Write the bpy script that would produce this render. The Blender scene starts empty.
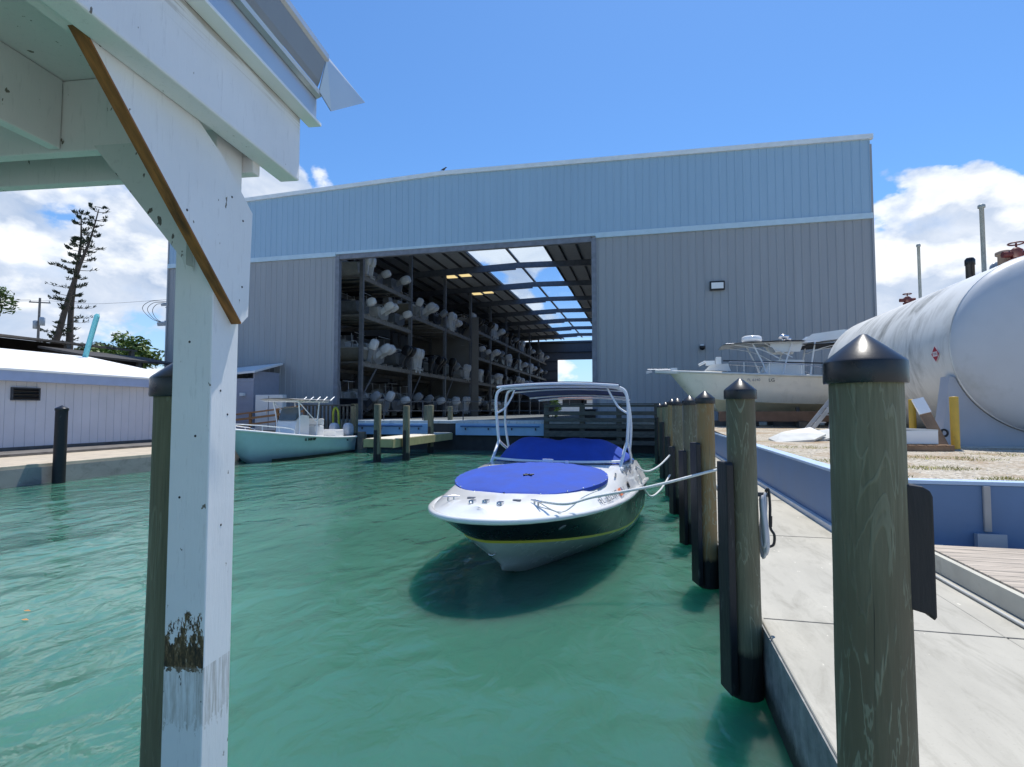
import bpy, math, random
from mathutils import Vector, Matrix
random.seed(7)
R = math.radians
scn = bpy.context.scene
COL = scn.collection
V = Vector

# ---------------------------------------------------------------- camera
FPX, CH, YAW = 560.0, 2.13, R(13.4)
PIT = math.atan(28 / FPX)
FW = V((-math.sin(YAW) * math.cos(PIT), math.cos(YAW) * math.cos(PIT), math.sin(PIT)))
RT = V((math.cos(YAW), math.sin(YAW), 0))
UP = RT.cross(FW)
CAM = V((0, 0, CH))
cd = bpy.data.cameras.new("camera"); cam = bpy.data.objects.new("camera", cd); COL.objects.link(cam)
cam.location = CAM
cam.rotation_euler = Matrix((RT, UP, -FW)).transposed().to_euler()
cd.sensor_width = 36; cd.lens = 36 * FPX / 1024; cd.clip_end = 5000; cd.clip_start = 0.05
scn.camera = cam

def ray(x, y): return FW + RT * ((x - 512) / FPX) + UP * ((383.5 - y) / FPX)
def onplane(x, y, n, o):
    r = ray(x, y); n = V(n); return CAM + r * ((o - n.dot(CAM)) / n.dot(r))
def atY(x, y, Y): return onplane(x, y, (0, 1, 0), Y)
def atZ(x, y, z): return onplane(x, y, (0, 0, 1), z)
def atD(x, y, d): return CAM + ray(x, y) * d

# ---------------------------------------------------------------- object helpers
WM = {}
def tag(o, label=None, cat=None, group=None, kind=None):
    if label: o['label'] = label
    if cat: o['category'] = cat
    if group: o['group'] = group
    if kind: o['kind'] = kind
    return o
def thing(name, label, cat, loc=(0, 0, 0), rz=0, group=None):
    o = bpy.data.objects.new(name, None); COL.objects.link(o)
    o.location = loc; o.rotation_euler = (0, 0, rz); o.empty_display_size = .2
    WM[o.name] = Matrix.Translation(loc) @ Matrix.Rotation(rz, 4, 'Z')
    return tag(o, label, cat, group)
def kids(o): return [c for c in bpy.data.objects if c.parent == o]
def copy_tree(o, parent=None):
    ks = KID.get(o.name) or []
    c = o.copy(); COL.objects.link(c)
    if parent: c.parent = parent; KID.setdefault(parent.name, []).append(c)
    for k in ks: copy_tree(k, c)
    return c
KID = {}

class MB:
    def __init__(s): s.v = []; s.f = []; s.sm = []
    def add(s, vs, fs, smooth=False):
        b = len(s.v); s.v += [tuple(p) for p in vs]
        s.f += [tuple(i + b for i in f) for f in fs]; s.sm += [smooth] * len(fs); return s
    def box(s, c, d, M=None):
        hx, hy, hz = d[0] / 2, d[1] / 2, d[2] / 2
        vs = [V((x, y, z)) for x in (-hx, hx) for y in (-hy, hy) for z in (-hz, hz)]
        if M is not None: vs = [M @ p for p in vs]
        vs = [p + V(c) for p in vs]
        return s.add(vs, [(0, 1, 3, 2), (4, 6, 7, 5), (0, 4, 5, 1), (2, 3, 7, 6), (0, 2, 6, 4), (1, 5, 7, 3)])
    def bx(s, x0, x1, y0, y1, z0, z1):
        return s.box(((x0 + x1) / 2, (y0 + y1) / 2, (z0 + z1) / 2), (x1 - x0, y1 - y0, z1 - z0))
    def bar(s, a, b, w, h, up=(0, 0, 1)):
        a, b = V(a), V(b); d = (b - a); L = d.length; d.normalize()
        u = V(up); sx = d.cross(u)
        if sx.length < 1e-4: sx = d.cross(V((0, 1, 0)))
        sx.normalize(); u = sx.cross(d)
        M = Matrix((sx, d, u)).transposed()
        return s.box((a + b) / 2, (w, L, h), M)
    def prism(s, poly, off):           # poly: 3D points in a plane, off: thickness vector
        n = len(poly); off = V(off)
        vs = [V(p) for p in poly] + [V(p) + off for p in poly]
        fs = [tuple(range(n)), tuple(range(2 * n - 1, n - 1, -1))]
        fs += [(i, (i + 1) % n, n + (i + 1) % n, n + i) for i in range(n)]
        return s.add(vs, fs)
    def tube(s, path, r, n=8, caps=True):
        path = [V(p) for p in path]; m = len(path)
        rr = r if isinstance(r, (list, tuple)) else [r] * m
        vs = []; nrm = None
        for i, p in enumerate(path):
            t = (path[min(i + 1, m - 1)] - path[max(i - 1, 0)]).normalized()
            if nrm is None:
                nrm = t.orthogonal().normalized()
            else:
                nrm = (nrm - t * nrm.dot(t)).normalized()
            bt = t.cross(nrm)
            vs += [p + (nrm * math.cos(2 * math.pi * k / n) + bt * math.sin(2 * math.pi * k / n)) * rr[i] for k in range(n)]
        fs = [(i * n + k, i * n + (k + 1) % n, (i + 1) * n + (k + 1) % n, (i + 1) * n + k) for i in range(m - 1) for k in range(n)]
        s.add(vs, fs, True)
        if caps:
            s.add(vs[:n], [tuple(range(n - 1, -1, -1))]); s.add(vs[-n:], [tuple(range(n))])
        return s
    def lathe(s, prof, c=(0, 0, 0), n=24, M=None, smooth=True):
        c = V(c); vs = []
        for (r, z) in prof:
            for k in range(n):
                a = 2 * math.pi * k / n; p = V((r * math.cos(a), r * math.sin(a), z))
                vs.append((M @ p if M is not None else p) + c)
        m = len(prof)
        fs = [(i * n + k, i * n + (k + 1) % n, (i + 1) * n + (k + 1) % n, (i + 1) * n + k) for i in range(m - 1) for k in range(n)]
        s.add(vs, fs, smooth)
        s.add(vs[:n], [tuple(range(n - 1, -1, -1))]); s.add(vs[-n:], [tuple(range(n))])
        return s
    def grid(s, rows, smooth=True, close=False):
        m = len(rows); n = len(rows[0]); vs = [p for r in rows for p in r]
        e = n if close else n - 1
        fs = [(i * n + k, i * n + (k + 1) % n, (i + 1) * n + (k + 1) % n, (i + 1) * n + k) for i in range(m - 1) for k in range(e)]
        return s.add(vs, fs, smooth)
    def cap(s, ring): return s.add(ring, [tuple(range(len(ring)))])
    def build(s, name, m, parent=None, world=False, bevel=0, shade=None, sub=0):
        me = bpy.data.meshes.new(name)
        vs = s.v
        if parent is not None and world:
            top = parent
            while top.parent: top = top.parent
            I = WM[top.name].inverted(); vs = [tuple(I @ V(p)) for p in vs]
        me.from_pydata(vs, [], s.f)
        me.polygons.foreach_set('use_smooth', s.sm if shade is None else [shade] * len(s.f))
        me.materials.append(m); me.update()
        o = bpy.data.objects.new(name, me); COL.objects.link(o)
        if parent is not None:
            o.parent = parent; KID.setdefault(parent.name, []).append(o)
        if bevel:
            b = o.modifiers.new('bevel', 'BEVEL'); b.width = bevel; b.segments = 2; b.limit_method = 'ANGLE'; b.angle_limit = R(35)
            b.harden_normals = False
        if sub:
            b = o.modifiers.new('sub', 'SUBSURF'); b.levels = sub; b.render_levels = sub
        return o
def build_each(mb, name, m, parent=None, world=False, **kw):
    """one object per connected piece"""
    par = list(range(len(mb.v)))
    def fd(i):
        while par[i] != i: par[i] = par[par[i]]; i = par[i]
        return i
    for f in mb.f:
        for i in f[1:]: par[fd(i)] = fd(f[0])
    groups = {}
    for f, sm in zip(mb.f, mb.sm): groups.setdefault(fd(f[0]), []).append((f, sm))
    out = []
    for g_ in groups.values():
        q = MB(); ix = {}
        for f, sm in g_:
            for i in f:
                if i not in ix: ix[i] = len(q.v); q.v.append(mb.v[i])
            q.f.append(tuple(ix[i] for i in f)); q.sm.append(sm)
        out.append(q.build(name, m, parent, world, **kw))
    return out
def clean(me_obj):
    import bmesh
    bm = bmesh.new(); bm.from_mesh(me_obj.data); bmesh.ops.remove_doubles(bm, verts=bm.verts, dist=1e-4)
    bmesh.ops.recalc_face_normals(bm, faces=bm.faces); bm.to_mesh(me_obj.data); bm.free(); return me_obj
def text_mesh(name, body, size, m, parent, M, thick=.001):
    cu = bpy.data.curves.new(name, 'FONT'); cu.body = body; cu.size = size; cu.extrude = thick; cu.align_x = 'CENTER'; cu.align_y = 'CENTER'
    t = bpy.data.objects.new('tmp', cu); COL.objects.link(t)
    dg = bpy.context.evaluated_depsgraph_get(); me = bpy.data.meshes.new_from_object(t.evaluated_get(dg))
    bpy.data.objects.remove(t); me.transform(M); me.name = name
    me.materials.clear(); me.materials.append(m)
    o = bpy.data.objects.new(name, me); COL.objects.link(o)
    o.parent = parent; KID.setdefault(parent.name, []).append(o); return o
def arc(pts, n=6):                      # Catmull-Rom through points
    pts = [V(p) for p in pts]; out = []
    for i in range(len(pts) - 1):
        p0 = pts[max(i - 1, 0)]; p1 = pts[i]; p2 = pts[i + 1]; p3 = pts[min(i + 2, len(pts) - 1)]
        for k in range(n):
            t = k / n
            out.append(.5 * ((2 * p1) + (p2 - p0) * t + (2 * p0 - 5 * p1 + 4 * p2 - p3) * t * t + (3 * p1 - p0 - 3 * p2 + p3) * t ** 3))
    return out + [pts[-1]]

# ---------------------------------------------------------------- materials
def nn(nt, t, **kw):
    n = nt.nodes.new(t)
    for k, v in kw.items():
        if k in n.inputs: n.inputs[k].default_value = v
        else: setattr(n, k, v)
    return n
def ramp(nt, fac, stops, interp='LINEAR'):
    r = nt.nodes.new('ShaderNodeValToRGB'); r.color_ramp.interpolation = interp
    e = r.color_ramp.elements
    while len(e) < len(stops): e.new(.5)
    for i, (p, c) in enumerate(stops):
        e[i].position = p; e[i].color = (c, c, c, 1) if isinstance(c, (int, float)) else (*c, 1)
    nt.links.new(fac, r.inputs[0]); return r.outputs[0]
def mixc(nt, fac, a, b, blend='MIX'):
    m = nt.nodes.new('ShaderNodeMix'); m.data_type = 'RGBA'; m.blend_type = blend
    for sock, val in ((m.inputs[0], fac), (m.inputs[6], a), (m.inputs[7], b)):
        if hasattr(val, 'is_linked'): nt.links.new(val, sock)
        elif isinstance(val, (int, float)): sock.default_value = val
        else: sock.default_value = (*val, 1)
    return m.outputs[2]
def coords(nt, scale=(1, 1, 1), rnd=True, kind='Object', rot=(0, 0, 0)):
    tc = nt.nodes.new('ShaderNodeTexCoord'); mp = nt.nodes.new('ShaderNodeMapping')
    mp.inputs['Scale'].default_value = scale; mp.inputs['Rotation'].default_value = rot
    nt.links.new(tc.outputs[kind], mp.inputs[0])
    if rnd:
        oi = nt.nodes.new('ShaderNodeObjectInfo'); ml = nn(nt, 'ShaderNodeMath', operation='MULTIPLY'); ml.inputs[1].default_value = 37.
        nt.links.new(oi.outputs['Random'], ml.inputs[0])
        cx = nt.nodes.new('ShaderNodeCombineXYZ')
        for i in range(3): nt.links.new(ml.outputs[0], cx.inputs[i])
        nt.links.new(cx.outputs[0], mp.inputs['Location'])
    return mp.outputs[0]
def noise(nt, vec, scale, detail=4, rough=.55, dist=0):
    n = nn(nt, 'ShaderNodeTexNoise', Scale=scale, Detail=detail, Roughness=rough, Distortion=dist)
    nt.links.new(vec, n.inputs['Vector']); return n.outputs['Fac']
def newmat(name):
    m = bpy.data.materials.new(name); m.use_nodes = True; nt = m.node_tree
    return m, nt, nt.nodes['Principled BSDF']
def bump(nt, bs, h, strength=.3, dist=.01):
    b = nn(nt, 'ShaderNodeBump', Strength=strength, Distance=dist); nt.links.new(h, b.inputs['Height']); nt.links.new(b.outputs[0], bs.inputs['Normal'])
MATS = {}
def M(name, c=(.5, .5, .5), rough=.5, metal=0, var=.12, scale=3., bmp=0, bscale=40., stretch=(1, 1, 1), coat=0, dirt=None, dirtamt=.0, dirtscale=1.5):
    """painted / plain surface: base colour with mottled variation, optional dirt patches and bump"""
    if name in MATS: return MATS[name]
    m, nt, bs = newmat(name)
    co = coords(nt, stretch)
    f = noise(nt, co, scale, 5)
    lo = tuple(max(0, x * (1 - var)) for x in c); hi = tuple(min(1, x * (1 + var)) for x in c)
    colr = ramp(nt, f, [(.3, lo), (.7, hi)])
    if dirt:
        g = noise(nt, co, dirtscale, 8, .65)
        k = ramp(nt, g, [(.62 - dirtamt, 0), (.78 - dirtamt * .5, 1)])
        colr = mixc(nt, k, colr, dirt)
    nt.links.new(colr, bs.inputs['Base Color'])
    bs.inputs['Roughness'].default_value = rough; bs.inputs['Metallic'].default_value = metal
    rr = ramp(nt, f, [(.2, max(0, rough - .08)), (.8, min(1, rough + .08))]); nt.links.new(rr, bs.inputs['Roughness'])
    if coat: bs.inputs['Coat Weight'].default_value = coat; bs.inputs['Coat Roughness'].default_value = .08
    if bmp: bump(nt, bs, noise(nt, co, bscale, 6), bmp, .01)
    MATS[name] = m; return m

def wood_piling():
    m, nt, bs = newmat('treated_wood')
    co = coords(nt, (3.2, 3.2, .55)); d = noise(nt, co, 2.2, 4, .55, .9)
    w = nn(nt, 'ShaderNodeMath', operation='MULTIPLY'); w.inputs[1].default_value = 46; nt.links.new(d, w.inputs[0])
    si = nn(nt, 'ShaderNodeMath', operation='SINE'); nt.links.new(w.outputs[0], si.inputs[0])
    grain = ramp(nt, si.outputs[0], [(.0, 0), (.78, .06), (.97, 1)])
    co2 = coords(nt, (24, 24, 1.2)); fine = noise(nt, co2, 3, 6, .7)
    oi = nt.nodes.new('ShaderNodeObjectInfo')
    b1 = mixc(nt, ramp(nt, fine, [(.3, 0), (.7, 1)]), (.115, .115, .066), (.215, .205, .128))
    big = noise(nt, coords(nt, (1.2, 1.2, .5)), 2, 3)
    b1 = mixc(nt, ramp(nt, big, [(.35, 0), (.7, 1)]), b1, (.120, .100, .058))
    gm = nn(nt, 'ShaderNodeMath', operation='MULTIPLY'); gm.inputs[1].default_value = .6; nt.links.new(grain, gm.inputs[0])
    gk = nn(nt, 'ShaderNodeMath', operation='MULTIPLY'); nt.links.new(gm.outputs[0], gk.inputs[0])
    nt.links.new(ramp(nt, noise(nt, coords(nt, (1, 1, .4)), 5, 4), [(.36, .1), (.6, 1)]), gk.inputs[1])
    b2 = mixc(nt, gk.outputs[0], b1, (.30, .31, .21))
    # dark vertical checks
    ck = noise(nt, coords(nt, (30, 30, .7)), 2.2, 3, .5)
    b2 = mixc(nt, ramp(nt, ck, [(.24, 1), (.3, 0)]), b2, (.02, .02, .014))
    # tide stain near the water
    tc = nt.nodes.new('ShaderNodeTexCoord'); sp = nt.nodes.new('ShaderNodeSeparateXYZ'); nt.links.new(tc.outputs['Object'], sp.inputs[0])
    nz = noise(nt, coords(nt, (9, 9, 2)), 3, 3); ad = nn(nt, 'ShaderNodeMath', operation='MULTIPLY_ADD'); ad.inputs[1].default_value = .10
    nt.links.new(nz, ad.inputs[0]); nt.links.new(sp.outputs['Z'], ad.inputs[2])
    st = ramp(nt, ad.outputs[0], [(.36, 1), (.42, 0)])
    b3 = mixc(nt, st, b2, (.012, .013, .012))
    nt.links.new(b3, bs.inputs['Base Color']); bs.inputs['Roughness'].default_value = .75
    hb = nn(nt, 'ShaderNodeMath', operation='ADD'); nt.links.new(gm.outputs[0], hb.inputs[0]); nt.links.new(fine, hb.inputs[1])
    bump(nt, bs, hb.outputs[0], .55, .006)
    MATS['treated_wood'] = m; return m
WOOD = wood_piling()
def tan_piling():
    m = WOOD.copy(); m.name = 'tan_wood'
    for n in m.node_tree.nodes:
        if n.type == 'MIX':
            for i in (6, 7):
                c = n.inputs[i].default_value
                if not n.inputs[i].is_linked and c[1] > .03 and c[1] < .15: n.inputs[i].default_value = (c[0] * 2.1 + .03, c[1] * 1.45 + .01, c[2] * .9, 1)
    return m
TANWOOD = tan_piling()

def white_paint(name, base=(.78, .79, .80), peel=.0, under=(.16, .14, .11), vert=True):
    m, nt, bs = newmat(name)
    co = coords(nt, (1, 1, .25) if vert else (1, 1, 1))
    big = noise(nt, coords(nt, (1, 1, 1)), 3.5, 5)
    c = ramp(nt, big, [(.25, tuple(x * .90 for x in base)), (.75, base)])
    fine = noise(nt, coords(nt, (26, 26, 3) if vert else (14, 14, 14)), 3, 6, .7)
    c = mixc(nt, ramp(nt, fine, [(.36, .5), (.42, 0)]), c, tuple(x * .78 for x in base))
    # small chips
    ch = noise(nt, coords(nt, (16, 16, 9)), 1.7, 3, .6)
    k = ramp(nt, ch, [(.70 - peel, 0), (.715 - peel, 1)])
    c = mixc(nt, k, c, under)
    nt.links.new(c, bs.inputs['Base Color']); bs.inputs['Roughness'].default_value = .55
    bump(nt, bs, mixc(nt, k, fine, (0, 0, 0)), .35, .004)
    MATS[name] = m; return m
WPAINT = white_paint('white_painted_timber')
GPAINT = white_paint('grey_white_timber', (.78, .745, .745), .02)
def rotten_post():
    m = white_paint('weathered_post_paint'); nt = m.node_tree; bs = nt.nodes['Principled BSDF']
    src = bs.inputs['Base Color'].links[0].from_socket
    tc = nt.nodes.new('ShaderNodeTexCoord'); sp = nt.nodes.new('ShaderNodeSeparateXYZ'); nt.links.new(tc.outputs['Object'], sp.inputs[0])
    Z = sp.outputs['Z']
    zn = noise(nt, coords(nt, (24, 24, 8)), 2.2, 6, .72); zf = noise(nt, coords(nt, (30, 30, 30)), 2, 4, .6)
    geo = nt.nodes.new('ShaderNodeTexCoord'); sn = nt.nodes.new('ShaderNodeSeparateXYZ'); nt.links.new(geo.outputs['Normal'], sn.inputs[0])
    def m2(op, a, b, c=None):
        n = nn(nt, 'ShaderNodeMath', operation=op)
        for i_, q_ in enumerate((a, b, c)):
            if q_ is None: continue
            if hasattr(q_, 'is_linked'): nt.links.new(q_, n.inputs[i_])
            else: n.inputs[i_].default_value = q_
        return n.outputs[0]
    ng = m2('LESS_THAN', sn.outputs['Y'], -.5)      # the camera-side face is the badly rotted one
    up = m2('LESS_THAN', m2('MULTIPLY_ADD', m2('SUBTRACT', zn, .5), .50, Z), 1.425)
    lo = m2('GREATER_THAN', m2('MULTIPLY_ADD', zf, .09, Z), 1.345)
    k1 = m2('MULTIPLY', m2('MULTIPLY', up, lo), ng)
    rot = ramp(nt, noise(nt, coords(nt, (26, 26, 9)), 3, 6, .72), [(.34, (.010, .008, .006)), (.48, (.065, .040, .016)), (.58, (.16, .105, .045)), (.68, (.40, .37, .32)), (.8, (.5, .48, .45))])
    c = mixc(nt, k1, src, rot)
    b2 = m2('MULTIPLY', m2('LESS_THAN', Z, 1.310), m2('GREATER_THAN', m2('MULTIPLY_ADD', zn, .26, Z), 1.26))
    worn = ramp(nt, noise(nt, coords(nt, (40, 40, 3)), 1.6, 6, .75), [(.40, 0), (.66, .75)])
    c = mixc(nt, m2('MULTIPLY', b2, worn), c, (.30, .27, .23))
    pit = ramp(nt, noise(nt, coords(nt, (14, 14, 7)), 3, 3, .6), [(.66, 0), (.69, 1)])
    c = mixc(nt, m2('MULTIPLY', m2('MULTIPLY', b2, pit), ng), c, (.03, .022, .015))
    nt.links.new(c, bs.inputs['Base Color']); return m
POSTP = rotten_post()

def concrete(name, base, scale=1., dirt=(.22, .21, .18)):
    m, nt, bs = newmat(name)
    a = noise(nt, coords(nt, (1.6, .5, 1)), 1.6 * scale, 7, .6); b = noise(nt, coords(nt), 55 * scale, 4, .7); d = noise(nt, coords(nt, (2.4, .7, 1)), 2.3 * scale, 8, .68, .6)
    c = ramp(nt, a, [(.3, tuple(x * .80 for x in base)), (.7, base)])
    c = mixc(nt, ramp(nt, d, [(.50, 0), (.72, .6)]), c, dirt)
    c = mixc(nt, ramp(nt, b, [(.28, .5), (.40, 0)]), c, tuple(x * .55 for x in base))
    sp = noise(nt, coords(nt, (3, 1.4, 1)), 6, 2, .5); c = mixc(nt, ramp(nt, sp, [(.74, 0), (.77, .8)]), c, tuple(min(1, x * 1.5) for x in base))
    nt.links.new(c, bs.inputs['Base Color']); bs.inputs['Roughness'].default_value = .85
    bump(nt, bs, b, .25, .004); MATS[name] = m; return m
CONC = concrete('dock_concrete', (.47, .445, .375), 1, (.24, .225, .18))
CREAM = concrete('cream_dock_concrete', (.55, .47, .36))
GREYC = concrete('grey_dock_concrete', (.32, .31, .29), 1, (.10, .10, .09))

def gravel():
    m, nt, bs = newmat('gravel_yard')
    v = nn(nt, 'ShaderNodeTexVoronoi', Scale=26); nt.links.new(coords(nt, rnd=False), v.inputs['Vector'])
    c = ramp(nt, v.outputs['Color'], [(.1, (.26, .22, .16)), (.5, (.42, .37, .29)), (.9, (.60, .55, .46))])
    a = noise(nt, coords(nt, rnd=False), .8, 6, .6)
    c = mixc(nt, ramp(nt, a, [(.48, 0), (.62, .75)]), c, (.30, .20, .11))
    g = noise(nt, coords(nt, (1, 1.6, 1), rnd=False), .55, 6, .62)
    c = mixc(nt, ramp(nt, g, [(.58, 0), (.70, .7)]), c, (.20, .19, .06))
    nt.links.new(c, bs.inputs['Base Color']); bs.inputs['Roughness'].default_value = .95
    bump(nt, bs, v.outputs['Distance'], .6, .02); return m
GRAVEL = gravel()

def water():
    m, nt, bs = newmat('harbour_water')
    c0 = coords(nt, (1, .6, 1), rnd=False)
    # turbid green water, its paler patches paint in bright cloud reflections; light spreads inside it
    a = noise(nt, coords(nt, (.12, .08, 1), rnd=False), 1, 4, .55)
    c = ramp(nt, a, [(.28, (.036, .120, .084)), (.52, (.058, .164, .118)), (.76, (.120, .270, .208))])
    nt.links.new(c, bs.inputs['Base Color'])
    bs.inputs['Subsurface Weight'].default_value = 1.0; bs.inputs['Subsurface Radius'].default_value = (.25, .8, .65); bs.inputs['Subsurface Scale'].default_value = 4.
    bs.inputs['Roughness'].default_value = .03; bs.inputs['IOR'].default_value = 1.33; bs.inputs['Specular IOR Level'].default_value = .5
    n1 = noise(nt, c0, .95, 2, .5, .6); n2 = noise(nt, coords(nt, (1, .7, 1), rnd=False, rot=(0, 0, .5)), 3.4, 3, .5, .6); n3 = noise(nt, coords(nt, (.22, .16, 1), rnd=False), 1.0, 2)
    s1 = nn(nt, 'ShaderNodeMath', operation='MULTIPLY_ADD'); s1.inputs[1].default_value = .24; nt.links.new(n2, s1.inputs[0]); nt.links.new(n1, s1.inputs[2])
    n4 = noise(nt, coords(nt, (1, .55, 1), rnd=False, rot=(0, 0, -.3)), 10.5, 3, .55, .4); s4 = nn(nt, 'ShaderNodeMath', operation='MULTIPLY_ADD'); s4.inputs[1].default_value = .035; nt.links.new(n4, s4.inputs[0]); nt.links.new(s1.outputs[0], s4.inputs[2]); s1 = s4
    gate = ramp(nt, n3, [(.3, .5), (.7, 1.)])
    h = nn(nt, 'ShaderNodeMath', operation='MULTIPLY'); nt.links.new(s1.outputs[0], h.inputs[0]); nt.links.new(gate, h.inputs[1])
    bump(nt, bs, h.outputs[0], .70, .24)
    return m
WATER = water()

def glass(name, tint=(.9, .95, 1.), gl=.08):
    m = bpy.data.materials.new(name); m.use_nodes = True; nt = m.node_tree; nt.nodes.clear()
    o = nt.nodes.new('ShaderNodeOutputMaterial'); t = nt.nodes.new('ShaderNodeBsdfTransparent'); t.inputs[0].default_value = (*tint, 1)
    g = nt.nodes.new('ShaderNodeBsdfGlossy'); g.inputs['Roughness'].default_value = .1
    mx = nt.nodes.new('ShaderNodeMixShader'); mx.inputs[0].default_value = gl
    nt.links.new(t.outputs[0], mx.inputs[1]); nt.links.new(g.outputs[0], mx.inputs[2]); nt.links.new(mx.outputs[0], o.inputs[0]); return m
PANE = glass('skylight_glazing')

def emit(name, c, s):
    m, nt, bs = newmat(name); bs.inputs['Base Color'].default_value = (*c, 1); bs.inputs['Emission Color'].default_value = (*c, 1); bs.inputs['Emission Strength'].default_value = s; return m

def siding(name, base, streak=.12):
    m, nt, bs = newmat(name)
    a = noise(nt, coords(nt, (1.2, 1, .06), rnd=False), 2., 5, .6); b = noise(nt, coords(nt, (.08, 1, .12), rnd=False), 1.2, 4)
    # sheet joints: each sheet of cladding differs a little
    tc = nt.nodes.new('ShaderNodeTexCoord'); sp = nt.nodes.new('ShaderNodeSeparateXYZ'); nt.links.new(tc.outputs['Object'], sp.inputs[0])
    dv = nn(nt, 'ShaderNodeMath', operation='DIVIDE'); dv.inputs[1].default_value = .8; nt.links.new(sp.outputs['X'], dv.inputs[0])
    fl = nn(nt, 'ShaderNodeMath', operation='FLOOR'); nt.links.new(dv.outputs[0], fl.inputs[0])
    wn = nn(nt, 'ShaderNodeTexWhiteNoise', noise_dimensions='1D'); nt.links.new(fl.outputs[0], wn.inputs['W'])
    c = ramp(nt, a, [(.25, tuple(x * (1 - streak) for x in base)), (.75, tuple(min(1, x * (1 + streak * .6)) for x in base))])
    c = mixc(nt, ramp(nt, wn.outputs[0], [(0, 0), (1, .5)]), c, tuple(x * (1 - streak) for x in base))
    c = mixc(nt, ramp(nt, b, [(.55, 0), (.8, .3)]), c, tuple(x * .8 for x in base))
    nt.links.new(c, bs.inputs['Base Color']); bs.inputs['Roughness'].default_value = .42; bs.inputs['Metallic'].default_value = .0
    return m
SID_G = siding('grey_metal_siding', (.335, .343, .352), .09)
SID_B = siding('blue_metal_siding', (.33, .475, .60), .05)
TRIMW = M('white_trim', (.75, .78, .78), .45, var=.06)
STEEL = M('blue_grey_steel', (.18, .19, .22), .5, var=.2)
DARK = M('dark_steel', (.06, .062, .07), .55, var=.2)
RACKC = M('galvanised_rack_steel', (.22, .22, .23), .5, .3, var=.2)
BUNK = M('weathered_rack_timber', (.26, .24, .21), .8, var=.25, bmp=.3)
CEIL = M('roof_underside', (.50, .51, .52), .7, var=.08)
BLK = M('black_cap_plastic', (.014, .014, .016), .30, var=.2, scale=5, bmp=.03)
RUB = M('black_rub_board', (.012, .012, .014), .6, var=.3, bmp=.4, bscale=12, stretch=(3, 3, .6), dirt=(.09, .10, .09), dirtamt=.0, dirtscale=5)
GEL = M('white_gelcoat', (.80, .80, .78), .16, var=.03, coat=.5)
GELG = M('dull_white_gelcoat', (.62, .62, .58), .35, var=.08)
NAVY = M('navy_black_gelcoat', (.008, .010, .016), .3, var=.1, coat=.12)
YEL = M('yellow_pinstripe', (.62, .50, .06), .4, var=.05)
CANV = M('blue_canvas', (.020, .066, .38), .85, var=.14, scale=4, bmp=.9, bscale=3.5)
CANVD = M('dark_blue_canvas', (.010, .018, .11), .85, var=.10, scale=6, bmp=.2, bscale=9)
TUBE = M('white_powder_coat', (.78, .80, .82), .25, var=.04)
CHROME = M('chrome', (.6, .6, .62), .2, 1, var=.05)
ROPE = M('white_rope', (.70, .71, .68), .9, var=.12, scale=60, bmp=.6, bscale=90)
TEAL = M('seafoam_gelcoat', (.50, .63, .665), .2, var=.04, coat=.4)
IVORY = M('ivory_gelcoat', (.80, .77, .69), .3, var=.04, coat=.3, dirt=(.55, .48, .34), dirtamt=-.08)
BLACKP = M('black_paint', (.012, .012, .014), .35, var=.2)
SILV = M('silver_cowling', (.42, .46, .52), .25, var=.08, coat=.5)
COWL = M('white_cowling', (.68, .68, .66), .3, var=.05)
ENG = M('grey_engine_leg', (.30, .31, .32), .4, var=.1)
BLUEW = M('blue_wall_paint', (.115, .195, .335), .6, var=.10, scale=1.2, bmp=.12, bscale=25, dirt=(.07, .11, .22), dirtamt=.0)
LBLUE = M('pale_blue_platform_paint', (.30, .48, .68), .6, var=.12, scale=.8)
SHED = M('lavender_board_wall', (.66, .64, .68), .6, var=.05, scale=1.)
FASC = M('pale_blue_fascia', (.42, .48, .66), .5, var=.05)
ROOFW = M('white_roof_membrane', (.80, .80, .80), .6, var=.05, scale=.6, bmp=.1, bscale=3)
OLDW = M('weathered_timber', (.085, .083, .075), .85, var=.35, scale=3, bmp=.4, bscale=8, stretch=(1, 1, 4))
BRNW = M('brown_timber_rail', (.32, .17, .075), .7, var=.2, bmp=.2)
BRACE_E = M('raw_timber_edge', (.25, .105, .028), .75, var=.45, scale=9, bmp=.6, bscale=14, stretch=(6, 1, 1), dirt=(.03, .016, .008), dirtamt=.04, dirtscale=4)
YELP = M('yellow_bollard_paint', (.62, .38, .045), .5, var=.10, dirt=(.35, .22, .05), dirtamt=.02, dirtscale=4)
ALU = M('aluminium', (.55, .57, .6), .35, .7, var=.1)
RED = M('red_valve_paint', (.13, .022, .018), .5, var=.25, dirt=(.06, .03, .02), dirtamt=.08, dirtscale=6)
METR = M('galvalume_roof', (.50, .52, .53), .35, .65, var=.10, scale=2)
METD = M('grey_soffit_metal', (.24, .26, .28), .45, .3, var=.15, scale=2)
LEAF = M('leaf_green', (.075, .125, .025), .6, var=.4, scale=1.2)
LEAFD = M('pine_green', (.018, .034, .016), .75, var=.45, scale=1.)
BARK = M('bark', (.09, .07, .055), .9, var=.3, bmp=.4)
MESHB = M('black_mesh_cloth', (.02, .02, .022), .8, var=.1)
CONCW = M('saddle_concrete', (.40, .42, .46), .75, var=.06, scale=1.5)
ORNG = M('orange_sticker', (.75, .20, .08), .5, var=.05)
GREYL = M('grey_lettering', (.16, .17, .20), .5, var=.05)
TEALP = M('teal_pole_paint', (.16, .52, .55), .5, var=.1)

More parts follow.
